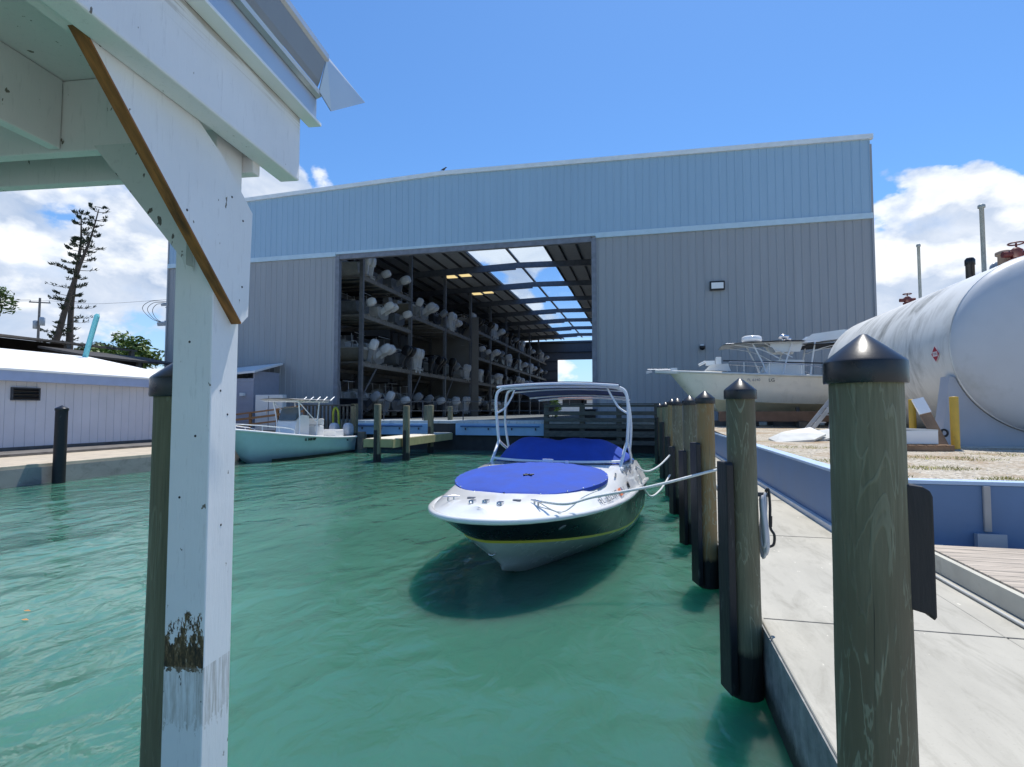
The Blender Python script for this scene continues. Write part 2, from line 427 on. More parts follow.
def tank_mat():
    m, nt, bs = newmat('stained_white_tank')
    c = ramp(nt, noise(nt, coords(nt, rnd=False), .7, 5), [(.3, (.68, .68, .65)), (.7, (.76, .76, .74))])
    # rain streaks running down the shell: long in z, patchy along the axis
    s1 = noise(nt, coords(nt, (.7, 1.5, .5), rnd=False), 1.5, 8, .68, .8); s2 = noise(nt, coords(nt, (.3, .5, .45), rnd=False), 1.1, 3)
    k = nn(nt, 'ShaderNodeMath', operation='MULTIPLY'); nt.links.new(ramp(nt, s1, [(.42, 0), (.66, 1)]), k.inputs[0]); nt.links.new(ramp(nt, s2, [(.40, 0), (.62, .85)]), k.inputs[1])
    c = mixc(nt, k.outputs[0], c, (.20, .20, .18))
    nt.links.new(c, bs.inputs['Base Color']); bs.inputs['Roughness'].default_value = .45; return m
TANK = tank_mat()

# ---------------------------------------------------------------- world and sun
w = bpy.data.worlds.new("World"); scn.world = w; w.use_nodes = True; nt = w.node_tree
SUN_EL, SUN_AZ = R(69), R(16)           # azimuth measured from +Y towards +X
bg = nt.nodes['Background']; bg.inputs['Strength'].default_value = .145
sky = nt.nodes.new('ShaderNodeTexSky'); sky.sky_type = 'NISHITA'; sky.sun_disc = False
sky.sun_elevation = SUN_EL; sky.sun_rotation = SUN_AZ; sky.air_density = 1.0; sky.dust_density = .4; sky.ozone_density = 2.5
tc = nt.nodes.new('ShaderNodeTexCoord'); dirv = tc.outputs['Generated']
sp = nt.nodes.new('ShaderNodeSeparateXYZ'); nt.links.new(dirv, sp.inputs[0])
def vmath(op, a, b=None):
    n = nn(nt, 'ShaderNodeVectorMath', operation=op); nt.links.new(a, n.inputs[0])
    if b is not None:
        if hasattr(b, 'is_linked'): nt.links.new(b, n.inputs[1])
        else: n.inputs[1].default_value = b
    return n.outputs[0]
def math2(op, a, b, c=None):
    n = nn(nt, 'ShaderNodeMath', operation=op)
    for i, q in enumerate((a, b, c)):
        if q is None: continue
        if hasattr(q, 'is_linked'): nt.links.new(q, n.inputs[i])
        else: n.inputs[i].default_value = q
    return n.outputs[0]
CLS = V((3.1, 1.7, .4))
def cloud(vec): 
    v = vmath('MULTIPLY', vec, (1, 1, 1.7)); v = vmath('ADD', v, CLS)
    big = noise(nt, v, 4.2, 2, .5, .0); det = noise(nt, v, 9.5, 9, .53, .0)
    return math2('MULTIPLY_ADD', det, .66, math2('MULTIPLY_ADD', big, .80, -.185))
d0 = cloud(dirv); d1 = cloud(vmath('ADD', dirv, (.012, .02, .05)))
def lobe(px, py, lo, hi, amp):          # a bank of cloud in one direction of the sky
    d = ray(px, py).normalized(); n = nn(nt, 'ShaderNodeVectorMath', operation='DOT_PRODUCT'); nt.links.new(dirv, n.inputs[0]); n.inputs[1].default_value = d
    return math2('MULTIPLY', ramp(nt, n.outputs['Value'], [(math.cos(R(hi)), 0), (math.cos(R(lo)), 1)]), amp)
elev = ramp(nt, sp.outputs['Z'], [(.0, .06), (.24, .04), (.36, -.14), (.46, -.30)]); 
el2 = nn(nt, 'ShaderNodeMapRange'); nt.links.new(sp.outputs['Z'], el2.inputs[0]); el2.inputs[1].default_value = .30; el2.inputs[2].default_value = .46; el2.inputs[3].default_value = .0; el2.inputs[4].default_value = -.35
bank = math2('ADD', lobe(70, 265, 5, 24, .21), lobe(900, 200, 2, 12, .02)); bank = math2('ADD', bank, lobe(530, 265, 3, 13, .12))
bank = math2('ADD', bank, lobe(255, 192, 0, 3, .14)); bank = math2('ADD', bank, lobe(940, 292, 0, 4, .10))
puff = None
for px, py, r_ in ((882, 182, 2.6), (905, 172, 2.4), (922, 196, 2.5), (945, 210, 2.4), (900, 212, 3.4), (925, 228, 2.6), (886, 250, 2.2), (893, 275, 2.0), (941, 288, 1.6), (1000, 215, 2.6), (1035, 210, 2.6), (975, 200, 1.6), (253, 192, 1.2), (885, 300, 2.)):
    q_ = lobe(px, py, r_ * .25, r_ * 1.5, .30); puff = q_ if puff is None else math2('MAXIMUM', puff, q_)
bank = math2('ADD', bank, puff)
dens = math2('ADD', math2('ADD', d0, math2('MULTIPLY', el2.outputs[0], .8)), bank)
mask = ramp(nt, dens, [(.64, 0), (.685, .85), (.76, 1)])
lit = math2('SUBTRACT', d0, d1)
shade = ramp(nt, math2('MULTIPLY_ADD', lit, 4.2, math2('MULTIPLY', math2('SUBTRACT', dens, .6), -1.5)), [(-.0, 0), (.30, 1)])
shade = ramp(nt, math2('ADD', math2('MULTIPLY', lit, 4.), math2('SUBTRACT', math2('MULTIPLY', math2('SUBTRACT', .88, dens), 1.2), lobe(70, 265, 6, 24, .13))), [(-.02, 0), (.36, 1)])
fl_n = noise(nt, vmath('ADD', vmath('MULTIPLY', dirv, (1, 1, 1.5)), (5.2, 1.3, 2.7)), 11., 8, .58, .4)
shade = ramp(nt, math2('MULTIPLY_ADD', shade, .55, math2('MULTIPLY', math2('SUBTRACT', fl_n, .30), 1.25)), [(.02, 0), (.80, 1)])
ccol = mixc(nt, shade, (2.7, 3.4, 4.6), (6.0, 6.2, 6.5))
hz = ramp(nt, sp.outputs['Z'], [(.0, .5), (.30, .0)])
skyt = mixc(nt, 1.0, sky.outputs[0], (.50, .77, 1.02), 'MULTIPLY')
fin = mixc(nt, mask, mixc(nt, hz, skyt, (4.0, 4.7, 5.7)), ccol)
nt.links.new(fin, bg.inputs['Color'])
sl = bpy.data.lights.new("sun", 'SUN'); sun = bpy.data.objects.new("sun", sl); COL.objects.link(sun)
sl.energy = 4.2; sl.angle = R(.53); sl.color = (1, .955, .88)
sd = V((math.sin(SUN_AZ) * math.cos(SUN_EL), math.cos(SUN_AZ) * math.cos(SUN_EL), math.sin(SUN_EL)))
sun.rotation_euler = sd.to_track_quat('Z', 'Y').to_euler()
scn.view_settings.view_transform = 'Standard'; scn.view_settings.look = 'None'; scn.view_settings.exposure = 0.27; scn.view_settings.gamma = 1

# ================================================================ SETTING
EDGE, WALLX = .85, 2.47
# ground as one sheet: land with the basin left out (a shore of slabs joined in one mesh)
g = MB()
g.bx(-900, -20.8, -300, 31, -2, .62)               # behind the left quay
g.bx(-900, 900, 31, 1500, -2, 1.55)                # far land under the barn and beyond
ys = [7.52, 14, 20, 31]; zs = [1.27, 1.31, 1.38, 1.56]
rows = [[V((x, y, z)) for x in (WALLX + .02, 900)] for y, z in zip(ys, zs)]
gg = MB(); gg.grid(rows, False)
tag(g.build('ground', M('far_ground', (.25, .23, .18), .95, var=.25, scale=.3)), kind='structure')
tag(gg.build('gravel_ground', GRAVEL), kind='structure')
tag(MB().bx(-21, 2.6, -120, 31.2, -2.45, 0).build('water', WATER), kind='structure')
tag(MB().bx(-21, 2.6, -120, 31.2, -3, -2.5).build('seabed', M('seabed', (.1, .15, .12), .9)), kind='structure')
# right concrete dock + pavement
dk = MB(); dk.bx(EDGE, WALLX, -40, 31, -2, .53); dk.bx(WALLX, 60, -40, 7.38, -2, .529)
tag(dk.build('dock_pavement', CONC, bevel=.012), kind='structure')
def tide_face():
    m, nt, bs = newmat('tide_stained_concrete')
    tc = nt.nodes.new('ShaderNodeTexCoord'); sp_ = nt.nodes.new('ShaderNodeSeparateXYZ'); nt.links.new(tc.outputs['Object'], sp_.inputs[0])
    c = ramp(nt, noise(nt, coords(nt, (1, 2.5, 2.5), rnd=False), 2.2, 8, .7), [(.3, (.13, .14, .14)), (.55, (.24, .25, .245)), (.75, (.40, .40, .38))])
    ad = nn(nt, 'ShaderNodeMath', operation='MULTIPLY_ADD'); ad.inputs[1].default_value = .22; nt.links.new(noise(nt, coords(nt, (1, 3, 3), rnd=False), 3, 6, .7), ad.inputs[0]); nt.links.new(sp_.outputs['Z'], ad.inputs[2])
    c = mixc(nt, ramp(nt, ad.outputs[0], [(.20, 1), (.34, 0)]), c, (.022, .026, .018))
    nt.links.new(c, bs.inputs['Base Color']); bs.inputs['Roughness'].default_value = .8; bump(nt, bs, noise(nt, coords(nt, rnd=False), 30, 6, .7), .5, .01); return m
tag(MB().bx(EDGE - .012, EDGE - .002, -40, 29, -1.5, .512).build('dock_face', tide_face()), kind='structure')
jn = MB()
for y in (-1.2, 1.9, 4.75, 7.9, 11, 14, 17, 20, 23, 26): jn.bx(EDGE + .02, WALLX - .01, y - .006, y + .006, .528, .5335)
for y in (1.9, 4.75): jn.bx(WALLX, 9, y - .006, y + .006, .528, .5335)
tag(jn.build('pavement_joint', M('joint', (.13, .13, .12), .9)), kind='structure')
# left quay
ql = MB(); ql.bx(-20.8, -17.35, -40, 28.4, .18, .60); 
tag(ql.build('quay_pavement', CREAM, bevel=.015), kind='structure')
qf = MB(); qf.bx(-20.8, -17.37, -40, 28.39, -2, .175); qf.bx(-17.347, -17.33, -40, 28.37, -.4, .50)
tag(qf.build('quay_face', GREYC), kind='structure')
tag(MB().bx(-22.6, -20.8, -40, 28, .1, .69).build('path', M('dark_strip_ground', (.14, .13, .12), .9, var=.3)), kind='structure')

# ---- blue retaining wall (right)
rw = thing('retaining_wall', 'low blue painted retaining wall holding up the gravel yard', 'wall', (WALLX, 7.4, .53))
m_ = MB(); m_.bx(WALLX, WALLX + .16, 7.4, 24.5, .45, 1.30); m_.bx(WALLX + .161, 40, 7.385, 7.54, .45, 1.30)
m_.build('wall_panel', BLUEW, rw, True, bevel=.008)
m_ = MB(); m_.bx(WALLX - .02, WALLX + .18, 7.36, 24.5, 1.302, 1.345); m_.bx(WALLX + .181, 40, 7.365, 7.56, 1.302, 1.345)
m_.build('coping', M('pale_blue_coping', (.40, .52, .68), .6, var=.08), rw, True, bevel=.006)
m_ = MB(); m_.bx(WALLX - .07, WALLX - .002, 7.33, 24.5, .52, .60); m_.bx(WALLX, 40, 7.30, 7.383, .52, .60)
m_.build('plinth', M('white_plinth', (.62, .63, .64), .7, var=.1), rw, True, bevel=.006)

# ================================================================ BARN
BY, BX0, BX1, RX = 33.0, -33.2, 11.85, -12.4
Z0, DZ, EZ, RZ = 1.56, 12.5, 16.62, 17.27
DX0, DX1 = -19.65, -2.95
NF, BAY = 10, 8.6
FY = [36.5 + BAY * i for i in range(NF)]; BYE = FY[-1]
def ztop(x): return RZ - (RZ - (EZ if x < RX else EZ + .22)) * (abs(x - RX) / ((RX - BX0) if x < RX else (BX1 - RX)))
barn = thing('boat_storage_barn', 'huge grey and pale blue metal boat storage barn with a wide open door', 'boat barn', ((BX0 + BX1) / 2, BY, Z0))
def rib_wall(mb, x0, x1, y, zb, zt, depth=.035, pitch=.42, sgn=-1, w=.10):
    cols = []
    n = max(1, round((x1 - x0) / pitch)); p = (x1 - x0) / n
    for i in range(n):
        a = x0 + i * p
        cols += [(a, 0), (a + p - w, 0), (a + p - w * .7, depth), (a + p - w * .3, depth)]
    cols.append((x1, 0))
    mb.grid([[V((x, y + sgn * d, zb(x) if callable(zb) else zb)) for x, d in cols], [V((x, y + sgn * d, zt(x) if callable(zt) else zt)) for x, d in cols]], False)
a = MB(); rib_wall(a, BX0, DX0, BY, Z0 - .4, DZ); rib_wall(a, DX1, BX1, BY, Z0 - .4, DZ)
build_each(a, 'grey_wall_panel', SID_G, barn, True)
a = MB(); rib_wall(a, BX0, BX1, BY - .06, DZ + .16, lambda x: ztop(x) - .05)
a.build('blue_wall_panel', SID_B, barn, True)
a = MB(); a.bx(BX0 - .02, DX0 - .2, BY - .14, BY + .02, DZ - .12, DZ + .18); a.bx(DX1 + .2, BX1 + .02, BY - .14, BY + .02, DZ - .12, DZ + .18); a.bx(DX0 - .2, DX1 + .2, BY - .10, BY + .02, DZ + .02, DZ + .18)
build_each(a, 'band_trim', M('pale_blue_trim', (.50, .64, .72), .45, var=.05), barn, True)
a = MB()
for s_, xa, xb in ((0, BX0, RX), (1, RX, BX1)):
    za, zb = ztop(xa), ztop(xb)
    a.prism([(xa - (.12 if s_ == 0 else 0), BY - .2, za - .16), (xb + (.12 if s_ == 1 else 0), BY - .2, zb - .16), (xb + (.12 if s_ == 1 else 0), BY - .2, zb + .10), (xa - (.12 if s_ == 0 else 0), BY - .2, za + .10)], (0, .24, 0))
a.build('eave_trim', TRIMW, barn, True)
a = MB(); a.bx(BX1 - .04, BX1 + .06, BY - .1, BY + .06, Z0, EZ - .2); a.bx(BX0 - .06, BX0 + .04, BY - .1, BY + .06, Z0, EZ - .2)
build_each(a, 'corner_trim', SID_G, barn, True)
a = MB(); a.bx(DX0 - .22, DX0 + .06, BY - .08, BY + .25, Z0 - .3, DZ - .125); a.bx(DX1 - .06, DX1 + .22, BY - .08, BY + .25, Z0 - .3, DZ - .125); a.bx(DX0 + .061, DX1 - .061, BY - .05, BY + .25, DZ - .3, DZ + .015)
build_each(a, 'door_frame', STEEL, barn, True)
# side walls
a = MB()
a.bx(BX0, BX0 + .05, BY + .05, BYE, Z0 - .4, EZ - .1); a.bx(BX1 - .05, BX1, BY + .05, BYE, Z0 - .4, EZ - .1)
build_each(a, 'side_wall', SID_G, barn, True)
# rear wall with its own open door
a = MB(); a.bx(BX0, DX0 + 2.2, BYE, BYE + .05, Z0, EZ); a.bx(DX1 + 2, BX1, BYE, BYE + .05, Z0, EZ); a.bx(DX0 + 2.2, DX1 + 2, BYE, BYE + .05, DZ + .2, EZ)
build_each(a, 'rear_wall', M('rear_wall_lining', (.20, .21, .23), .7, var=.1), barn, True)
a = MB()
for z in [2.8 + 1.9 * i for i in range(8)]:
    a.bx(BX0, DX0 + 2.1, BYE - .2, BYE - .02, z, z + .12)
    if z > DZ: a.bx(DX0 + 2.2, DX1 + 2, BYE - .2, BYE - .02, z, z + .12)
build_each(a, 'girt', DARK, barn, True)
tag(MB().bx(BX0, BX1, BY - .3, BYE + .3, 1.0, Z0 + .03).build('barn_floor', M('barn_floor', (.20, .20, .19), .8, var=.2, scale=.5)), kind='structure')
# front wall lining behind the fascia
a = MB(); a.bx(DX0 - .3, DX1 + .3, BY + .26, BY + .3, DZ - .1, EZ - .1); a.build('wall_lining', CEIL, barn, True)
# roof in two slopes with a skylight strip each side of the ridge
SKX0, SKX1 = -16.1, -8.7
rf = MB()
for xa, xb in ((BX0 - .1, SKX0), (SKX1, BX1 + .1)):
    rf.prism([(xa, BY - .05, ztop(xa) - .08), (xb, BY - .05, ztop(xb) - .08), (xb, BY - .05, ztop(xb)), (xa, BY - .05, ztop(xa))], (0, BYE - BY + .1, 0))
rfo = build_each(rf, 'roof', CEIL, barn, True)
rc = MB(); rc.bx(RX - .12, RX + .12, BY + .3, BYE, RZ - .07, RZ + .06); rc.build('ridge_beam', STEEL, barn, True)
yb = [BY + .3] + FY
for i in range(len(yb) - 1):
    for xa, xb in ((SKX0, RX - .12), (RX + .12, SKX1)):
        p = MB(); p.prism([(xa, yb[i] + .02, ztop(xa) - .03), (xb, yb[i] + .02, ztop(xb) - .03), (xb, yb[i] + .02, ztop(xb) - .02), (xa, yb[i] + .02, ztop(xa) - .02)], (0, yb[i + 1] - yb[i] - .04, 0))
        p.build('skylight', PANE, rfo[0] if xa == SKX0 else rfo[1], True)
for y in FY[:-1]:
    r_ = MB()
    for xa, xb in ((BX0 + .3, RX), (RX, BX1 - .3)):
        r_.prism([(xa, y, ztop(xa) - .85), (xb, y, ztop(xb) - 1.0), (xb, y, ztop(xb) - .32), (xa, y, ztop(xa) - .32)], (0, .02, 0))
        r_.prism([(xa, y - .12, ztop(xa) - .87), (xb, y - .12, ztop(xb) - 1.02), (xb, y - .12, ztop(xb) - .99), (xa, y - .12, ztop(xa) - .84)], (0, .26, 0))
    r_.build('rafter', STEEL, barn, True)
for x in [BX0 + 1 + 1.55 * i for i in range(28)]:
    if SKX0 + .1 < x < SKX1 - .1: continue
    p = MB(); p.bx(x - .04, x + .04, BY + .3, BYE, ztop(x) - .31, ztop(x) - .085); p.build('purlin', DARK, barn, True)
for x in (SKX0, SKX1):
    p = MB(); p.bx(x - .05, x + .05, BY + .3, BYE, ztop(x) - .31, ztop(x) - .085); p.build('purlin', DARK, barn, True)
# security lamp on the wall
c = atY(717, 286, BY - .04)
wl = thing('wall_lamp', 'square white floodlight high on the grey wall right of the door', 'lamp', c)
MB().bx(c.x - .40, c.x + .40, BY - .22, BY - .04, c.z - .26, c.z + .26).build('housing', BLACKP, wl, True, bevel=.03)
MB().bx(c.x - .32, c.x + .32, BY - .25, BY - .221, c.z - .18, c.z + .16).build('lens', GEL, wl, True, bevel=.01)
c = atY(702, 347, BY - .06)
lm = thing('security_camera', 'small dark dome camera on the grey wall above the dry-docked boat', 'camera', c)
MB().bx(c.x - .09, c.x + .09, BY - .16, BY - .05, c.z + .02, c.z + .14).build('bracket', TRIMW, lm, True, bevel=.01)
MB().lathe([(.02, .05), (.15, .04), (.16, -.05), (.12, -.16), (.03, -.2)], (c.x, BY - .28, c.z), 16).build('housing', BLACKP, lm, True)
# bird on the ridge
c = V((RX + .1, BY - .1, RZ + .12))
bd = MB(); bd.grid([[c + .62 * V((x, math.cos(q) * r, .16 + z + math.sin(q) * r)) for q in [k * math.pi / 4 for k in range(8)]] for x, r, z in ((-.34, .02, -.05), (-.2, .05, -.02), (-.05, .11, 0), (.1, .11, .05), (.17, .07, .13), (.24, .07, .18), (.29, .04, .18), (.36, .01, .16))], True, True)
bd.tube([c + V((.02, .02, .05)), c + V((.02, .02, -.03))], .010, 5); bd.tube([c + V((.02, -.02, .05)), c + V((.02, -.02, -.03))], .010, 5)
tag(bd.build('bird', M('dark_feathers', (.05, .05, .055), .8)), 'small dark bird perched on the barn roof ridge', 'bird')
# yellowed translucent roof panes, stood in for by hung boxes with added glow
k = 0
for px, py in ((451, 277), (465, 275.5), (477, 294), (488, 292.5)):
    d = 14.2 * FPX / (411.5 - py); p = atD(px, py, d)
    t = thing('ceiling_light', ['yellowish ceiling light, left of the pair nearer the barn door', 'yellowish ceiling light, right of the pair nearer the barn door', 'yellowish ceiling light, left of the pair deeper in the barn', 'yellowish ceiling light, right of the pair deeper in the barn'][k], 'ceiling light', p, 0, 'yellowish lights under the barn roof')
    MB().bx(-.62, .62, -.62, .62, .03, .10).build('housing', TRIMW, t)
    MB().bx(-.56, .56, -.56, .56, -.0, .028).build('diffuser', emit('lamp_glow_%d' % k, (1., .78, .36), .75), t)
    q = MB(); q.tube([(-.4, 0, .1), (-.4, 0, .75)], .015, 5); q.tube([(.4, 0, .1), (.4, 0, .75)], .015, 5); q.build('hanger', DARK, t); k += 1

# ---- racks
RFX = -19.85
ordn = ['first', 'second', 'third', 'fourth', 'fifth', 'sixth', 'seventh', 'eighth', 'ninth']
def levels(i): return [5.7, 9.2, 12.0] if i == 0 else ([5.7, 10.6] if i in (1, 2) else [5.7, 8.75, 12.0])
for i in range(NF - 1):
    y0, y1 = FY[i], FY[i + 1]
    t = thing('boat_rack', 'steel and timber boat rack, %s bay from the barn door' % ordn[i], 'boat rack', (RFX, (y0 + y1) / 2, Z0 + .03), 0, 'racking down the left side of the barn')
    for x in (RFX, RFX - 5, RFX - 10):
        p = MB(); p.bx(x - .14, x + .14, y0 - .11, y0 + .11, Z0 + .03, ztop(x) - 1.0); p.build('upright', RACKC, t, True)
    if i == 0:
        pass
    for z in levels(i):
        for x in (RFX, RFX - 5):
            p = MB(); p.bx(x - .09, x + .09, y0 + .11, y1 - .11, z - .30, z); p.build('shelf_beam', BUNK, t, True)
    p = MB()
    for z in levels(i):
        for q in range(3):
            yc = y0 + (q + .5) * BAY / 3
            for s in (-.55, .55): p.bx(RFX - 6.5, RFX + .15, yc + s - .08, yc + s + .08, z + .002, z + .12)
    build_each(p, 'bunk', BUNK, t, True)
    p = MB(); z = levels(i)[0]; p.bar((RFX, y0 + .1, z - 2.6), (RFX, y0 + 2.4, z - .3), .08, .08); p.bar((RFX - 5, y0 + .2, Z0 + .2), (RFX - 5, y1 - .2, z - .3), .06, .1); build_each(p, 'brace', RACKC, t, True)
pw = MB(); yq = FY[3] + .3; pw.bx(RFX - 8, RFX + .9, yq, yq + .06, Z0 + .05, 13.2)
tag(pw.build('partition_wall', M('partition_board', (.30, .28, .25), .8, var=.1, scale=.6)), 'tan partition wall standing between boat racks deep in the barn', 'wall')

# ---- rack boats: local x = outboard end (aisle), hull towards -x
def cowling(mb, c, lx, ly, h, tilt, n=14):
    """outboard cowling: rounded loft, leaning by tilt about y at c"""
    Mt = Matrix.Rotation(tilt, 3, 'Y'); rows = []
    for z, k, sh in ((0, .62, 0), (.08, .9, 0), (.35, 1, .02), (.65, .98, .04), (.85, .86, .05), (.96, .62, .05), (1., .2, .04)):
        row = []
        for q in range(n):
            a = 2 * math.pi * q / n; cx, sy = math.cos(a), math.sin(a)
            row.append(V(c) + Mt @ V((math.copysign(abs(cx) ** .45, cx) * lx / 2 * k + sh, math.copysign(abs(sy) ** .45, sy) * ly / 2 * k, z * h)))
        rows.append(row)
    mb.grid(rows, True, True); mb.cap(rows[-1]); mb.cap(rows[0][::-1]); return Mt
def outboard(parent, c, tilt, mat, legm, s=1.):
    a = MB(); Mt = cowling(a, c, .62 * s, .46 * s, .78 * s, tilt); o = a.build('outboard', mat, parent)
    b = MB(); P = lambda x, y, z: V(c) + Mt @ V((x * s, y * s, z * s))
    b.grid([[P(x * k + o_, y * k, z) for x, y in ((-.16, -.09), (.16, -.06), (.16, .06), (-.16, .09))] for z, k, o_ in ((.02, 1.2, 0), (-.35, .95, .02), (-.8, .7, .04))], False, True)
    b.grid([[P(x, math.cos(q) * r, -.86 + math.sin(q) * r) for q in [k * math.pi / 4 for k in range(8)]] for x, r in ((-.28, .02), (-.2, .07), (.1, .085), (.26, .06), (.3, .02))], True, True)
    b.prism([P(-.12, -.012, -.92), P(.12, -.012, -.92), P(.16, -.012, -1.12), P(.04, -.012, -1.12)], Mt @ V((0, .024 * s, 0)))
    b.prism([P(-.2, -.14, -.72), P(.32, -.14, -.72), P(.32, .14, -.72), P(-.2, .14, -.72)], Mt @ V((0, 0, .02 * s)))
    for q in range(3):
        an = q * 2.09; b.prism([P(.3, 0, -.86), P(.31, .13 * math.cos(an), -.86 + .13 * math.sin(an)), P(.34, .13 * math.cos(an + .7), -.86 + .13 * math.sin(an + .7))], Mt @ V((.012, 0, 0)))
    b.build('engine_leg', legm, o)
    return o
def simple_hull(mb, L, B, D, n=9, tr=.0):
    """bow at -x; returns sheer rows"""
    rows = []
    for i in range(n):
        t = i / (n - 1); f = (1 - max(0, (t - .35) / .65) ** 2.2); b = B / 2 * f ** .8 if f > 0 else 0.012
        kz = D * .55 * max(0, (t - .6) / .4) ** 2; sz = D * (1 + .22 * t * t); cz = D * .30 + kz * .8; cb = b * (.86 - .28 * t)
        x = -L * t
        pr = [(0.0, kz), (cb * .5, kz + (cz - kz) * .5), (cb, cz), (cb + (b - cb) * .5, cz + (sz - cz) * .45), (b, sz)]
        rk = lambda z: x + (1 - z / (D * 1.22)) * .16 * L * t ** 3
        row = [V((rk(z), -y, z)) for y, z in pr[::-1]] + [V((rk(z), y, z)) for y, z in pr[1:]]
        rows.append(row)
    mb.grid(rows, True); mb.cap(rows[0][::-1]); return rows
def rack_boat(hm, em, lm_, twin, top, cover, tilt):
    r = thing('rack_boat', 'x', 'boat')
    a = MB(); rows = simple_hull(a, 7.2, 2.35, 1.05); a.build('hull', hm, r)
    d = MB(); d.grid([[row[0] * .96 + V((0, 0, -.0)), V((row[0].x, 0, row[0].z + .04)), row[-1] * .96] for row in rows], True)
    for row in (0, -1):
        d.tube([rr[row] + V((0, 0, .02)) for rr in rows], .045, 6)
    d.bx(-.28, .02, -.95, .95, .95, 1.16)
    dk_ = d.build('deck', RG4 if hm is RG3 or hm is RG4 else RG1, r)
    if cover:
        c = MB(); c.grid([[V((x, y, 1.10 + h * (1 - (y / .95) ** 2))) for y in [-.95 + .19 * k_ for k_ in range(11)]] for x, h in ((-.5, .1), (-1.2, .32), (-2.4, .52), (-3.2, .75), (-3.9, .4), (-5, .2))], True); c.build('canvas_cover', M('faded_boat_cover', (.09, .10, .13), .85, var=.2, bmp=.3, bscale=3), r)
    else:
        c = MB(); c.prism([(-2.6, -.45, 1.1), (-3.5, -.45, 1.1), (-3.4, -.45, 1.9), (-2.8, -.45, 2.05)], (0, .9, 0)); c.bx(-2.3, -1.7, -.5, .5, 1.1, 1.65); c.build('console', RG1, r)
        s_ = MB()
        for sy in (-1, 1): s_.tube(arc([(-.4, sy * .85, 1.1), (-.5, sy * .85, 1.55), (-.9, sy * .8, 1.62), (-1.6, sy * .8, 1.5)], 3), .03, 6)
        s_.build('stern_rail', TUBE, r)
    if top:
        t_ = MB()
        for sx in (-1.9, -3.1):
            for sy in (-.6, .6): t_.tube([(sx, sy, 1.1), (sx - .1, sy * 1.1, 2.5)], .03, 6)
        for sx in (-1.6, -3.6):
            t_.tube([(sx, -.9, 2.5), (sx, .9, 2.5)], .03, 6)
        t_.build('top_frame', TUBE, r)
        MB().grid([[V((x, y, 2.56 + .06 * (1 - y * y))) for y in (-.95, -.5, 0, .5, .95)] for x in (-1.5, -2.6, -3.7)]).build('top_canopy', top, r)
    for y in ((-.42, .42) if twin else (0,)):
        outboard(r, (.42, y, 1.0), tilt, em, lm_, 1.12)
    return r
RG1 = M('dusty_white_hull', (.50, .50, .48), .4, var=.12); RG2 = M('dusty_cream_hull', (.28, .26, .21), .4, var=.12); RG3 = M('dusty_dark_hull', (.03, .035, .045), .4, var=.2); RG4 = M('dusty_grey_hull', (.16, .17, .18), .4, var=.2)  # hull tones darkened: the barn's dim interior is put into their base colour
CWL = M('dusty_white_cowling', (.78, .78, .77), .35, var=.08)  # cowlings keep a plain light white, brighter than the hulls
protos = [
    ('white twin-outboard', rack_boat(RG1, CWL, CWL, True, MESHB, False, .95)),
    ('cream single-outboard', rack_boat(RG2, CWL, ENG, False, None, False, .35)),
    ('dark-hulled covered', rack_boat(RG3, BLACKP, BLACKP, False, None, True, .2)),
    ('grey covered', rack_boat(RG4, CWL, ENG, False, None, True, 1.15)),
    ('black-engined canopy', rack_boat(RG4, BLACKP, DARK, True, MESHB, False, .5)),
    ('upright-engined white', rack_boat(RG1, CWL, CWL, True, None, False, .05)),
    ('dark canopy', rack_boat(RG3, ENG, DARK, False, MESHB, False, .8)),
]
first = {}
rnd = random.Random(5)
seq = [0, 6, 3, 5, 0, 4, 1, 0, 6, 3, 5, 2]
n_ = 0
for i in range(NF - 1):
    lv = [(Z0 + .05, 'floor')] + list(zip([z + .12 for z in levels(i)], ['lower shelf', 'middle shelf', 'top shelf'] if len(levels(i)) == 3 else ['lower shelf', 'top shelf']))
    for z, ln in lv:
        for q in range(3):
            if ln == 'floor' and i >= 5: continue
            if rnd.random() < .03: continue
            if i == 3 and q == 0: pass
            ki = seq[n_ % len(seq)] if rnd.random() < .7 else rnd.randrange(7)
            n_ += 1
            look, pr = protos[ki]
            if ki not in first: o = pr; first[ki] = 1
            else: o = copy_tree(pr)
            o.location = (RFX - .35 + rnd.uniform(-.6, .35), FY[i] + (q + .5) * BAY / 3 + rnd.uniform(-.12, .12), z + (.45 if ln == 'floor' else .0))
            o.rotation_euler = (0, 0, rnd.uniform(-.06, .06)); sc = rnd.uniform(.82, 1.04); o.scale = (sc, sc, sc)
            pos = ['nearest the door', 'in the middle', 'farthest from the door'][q]
            tag(o, '%s boat %s of the %s rack bay, %s' % (look, 'on the floor' if ln == 'floor' else 'on the ' + ln, ordn[i], pos), 'boat', 'boats stored in the barn racks')
print('rack boats', n_)

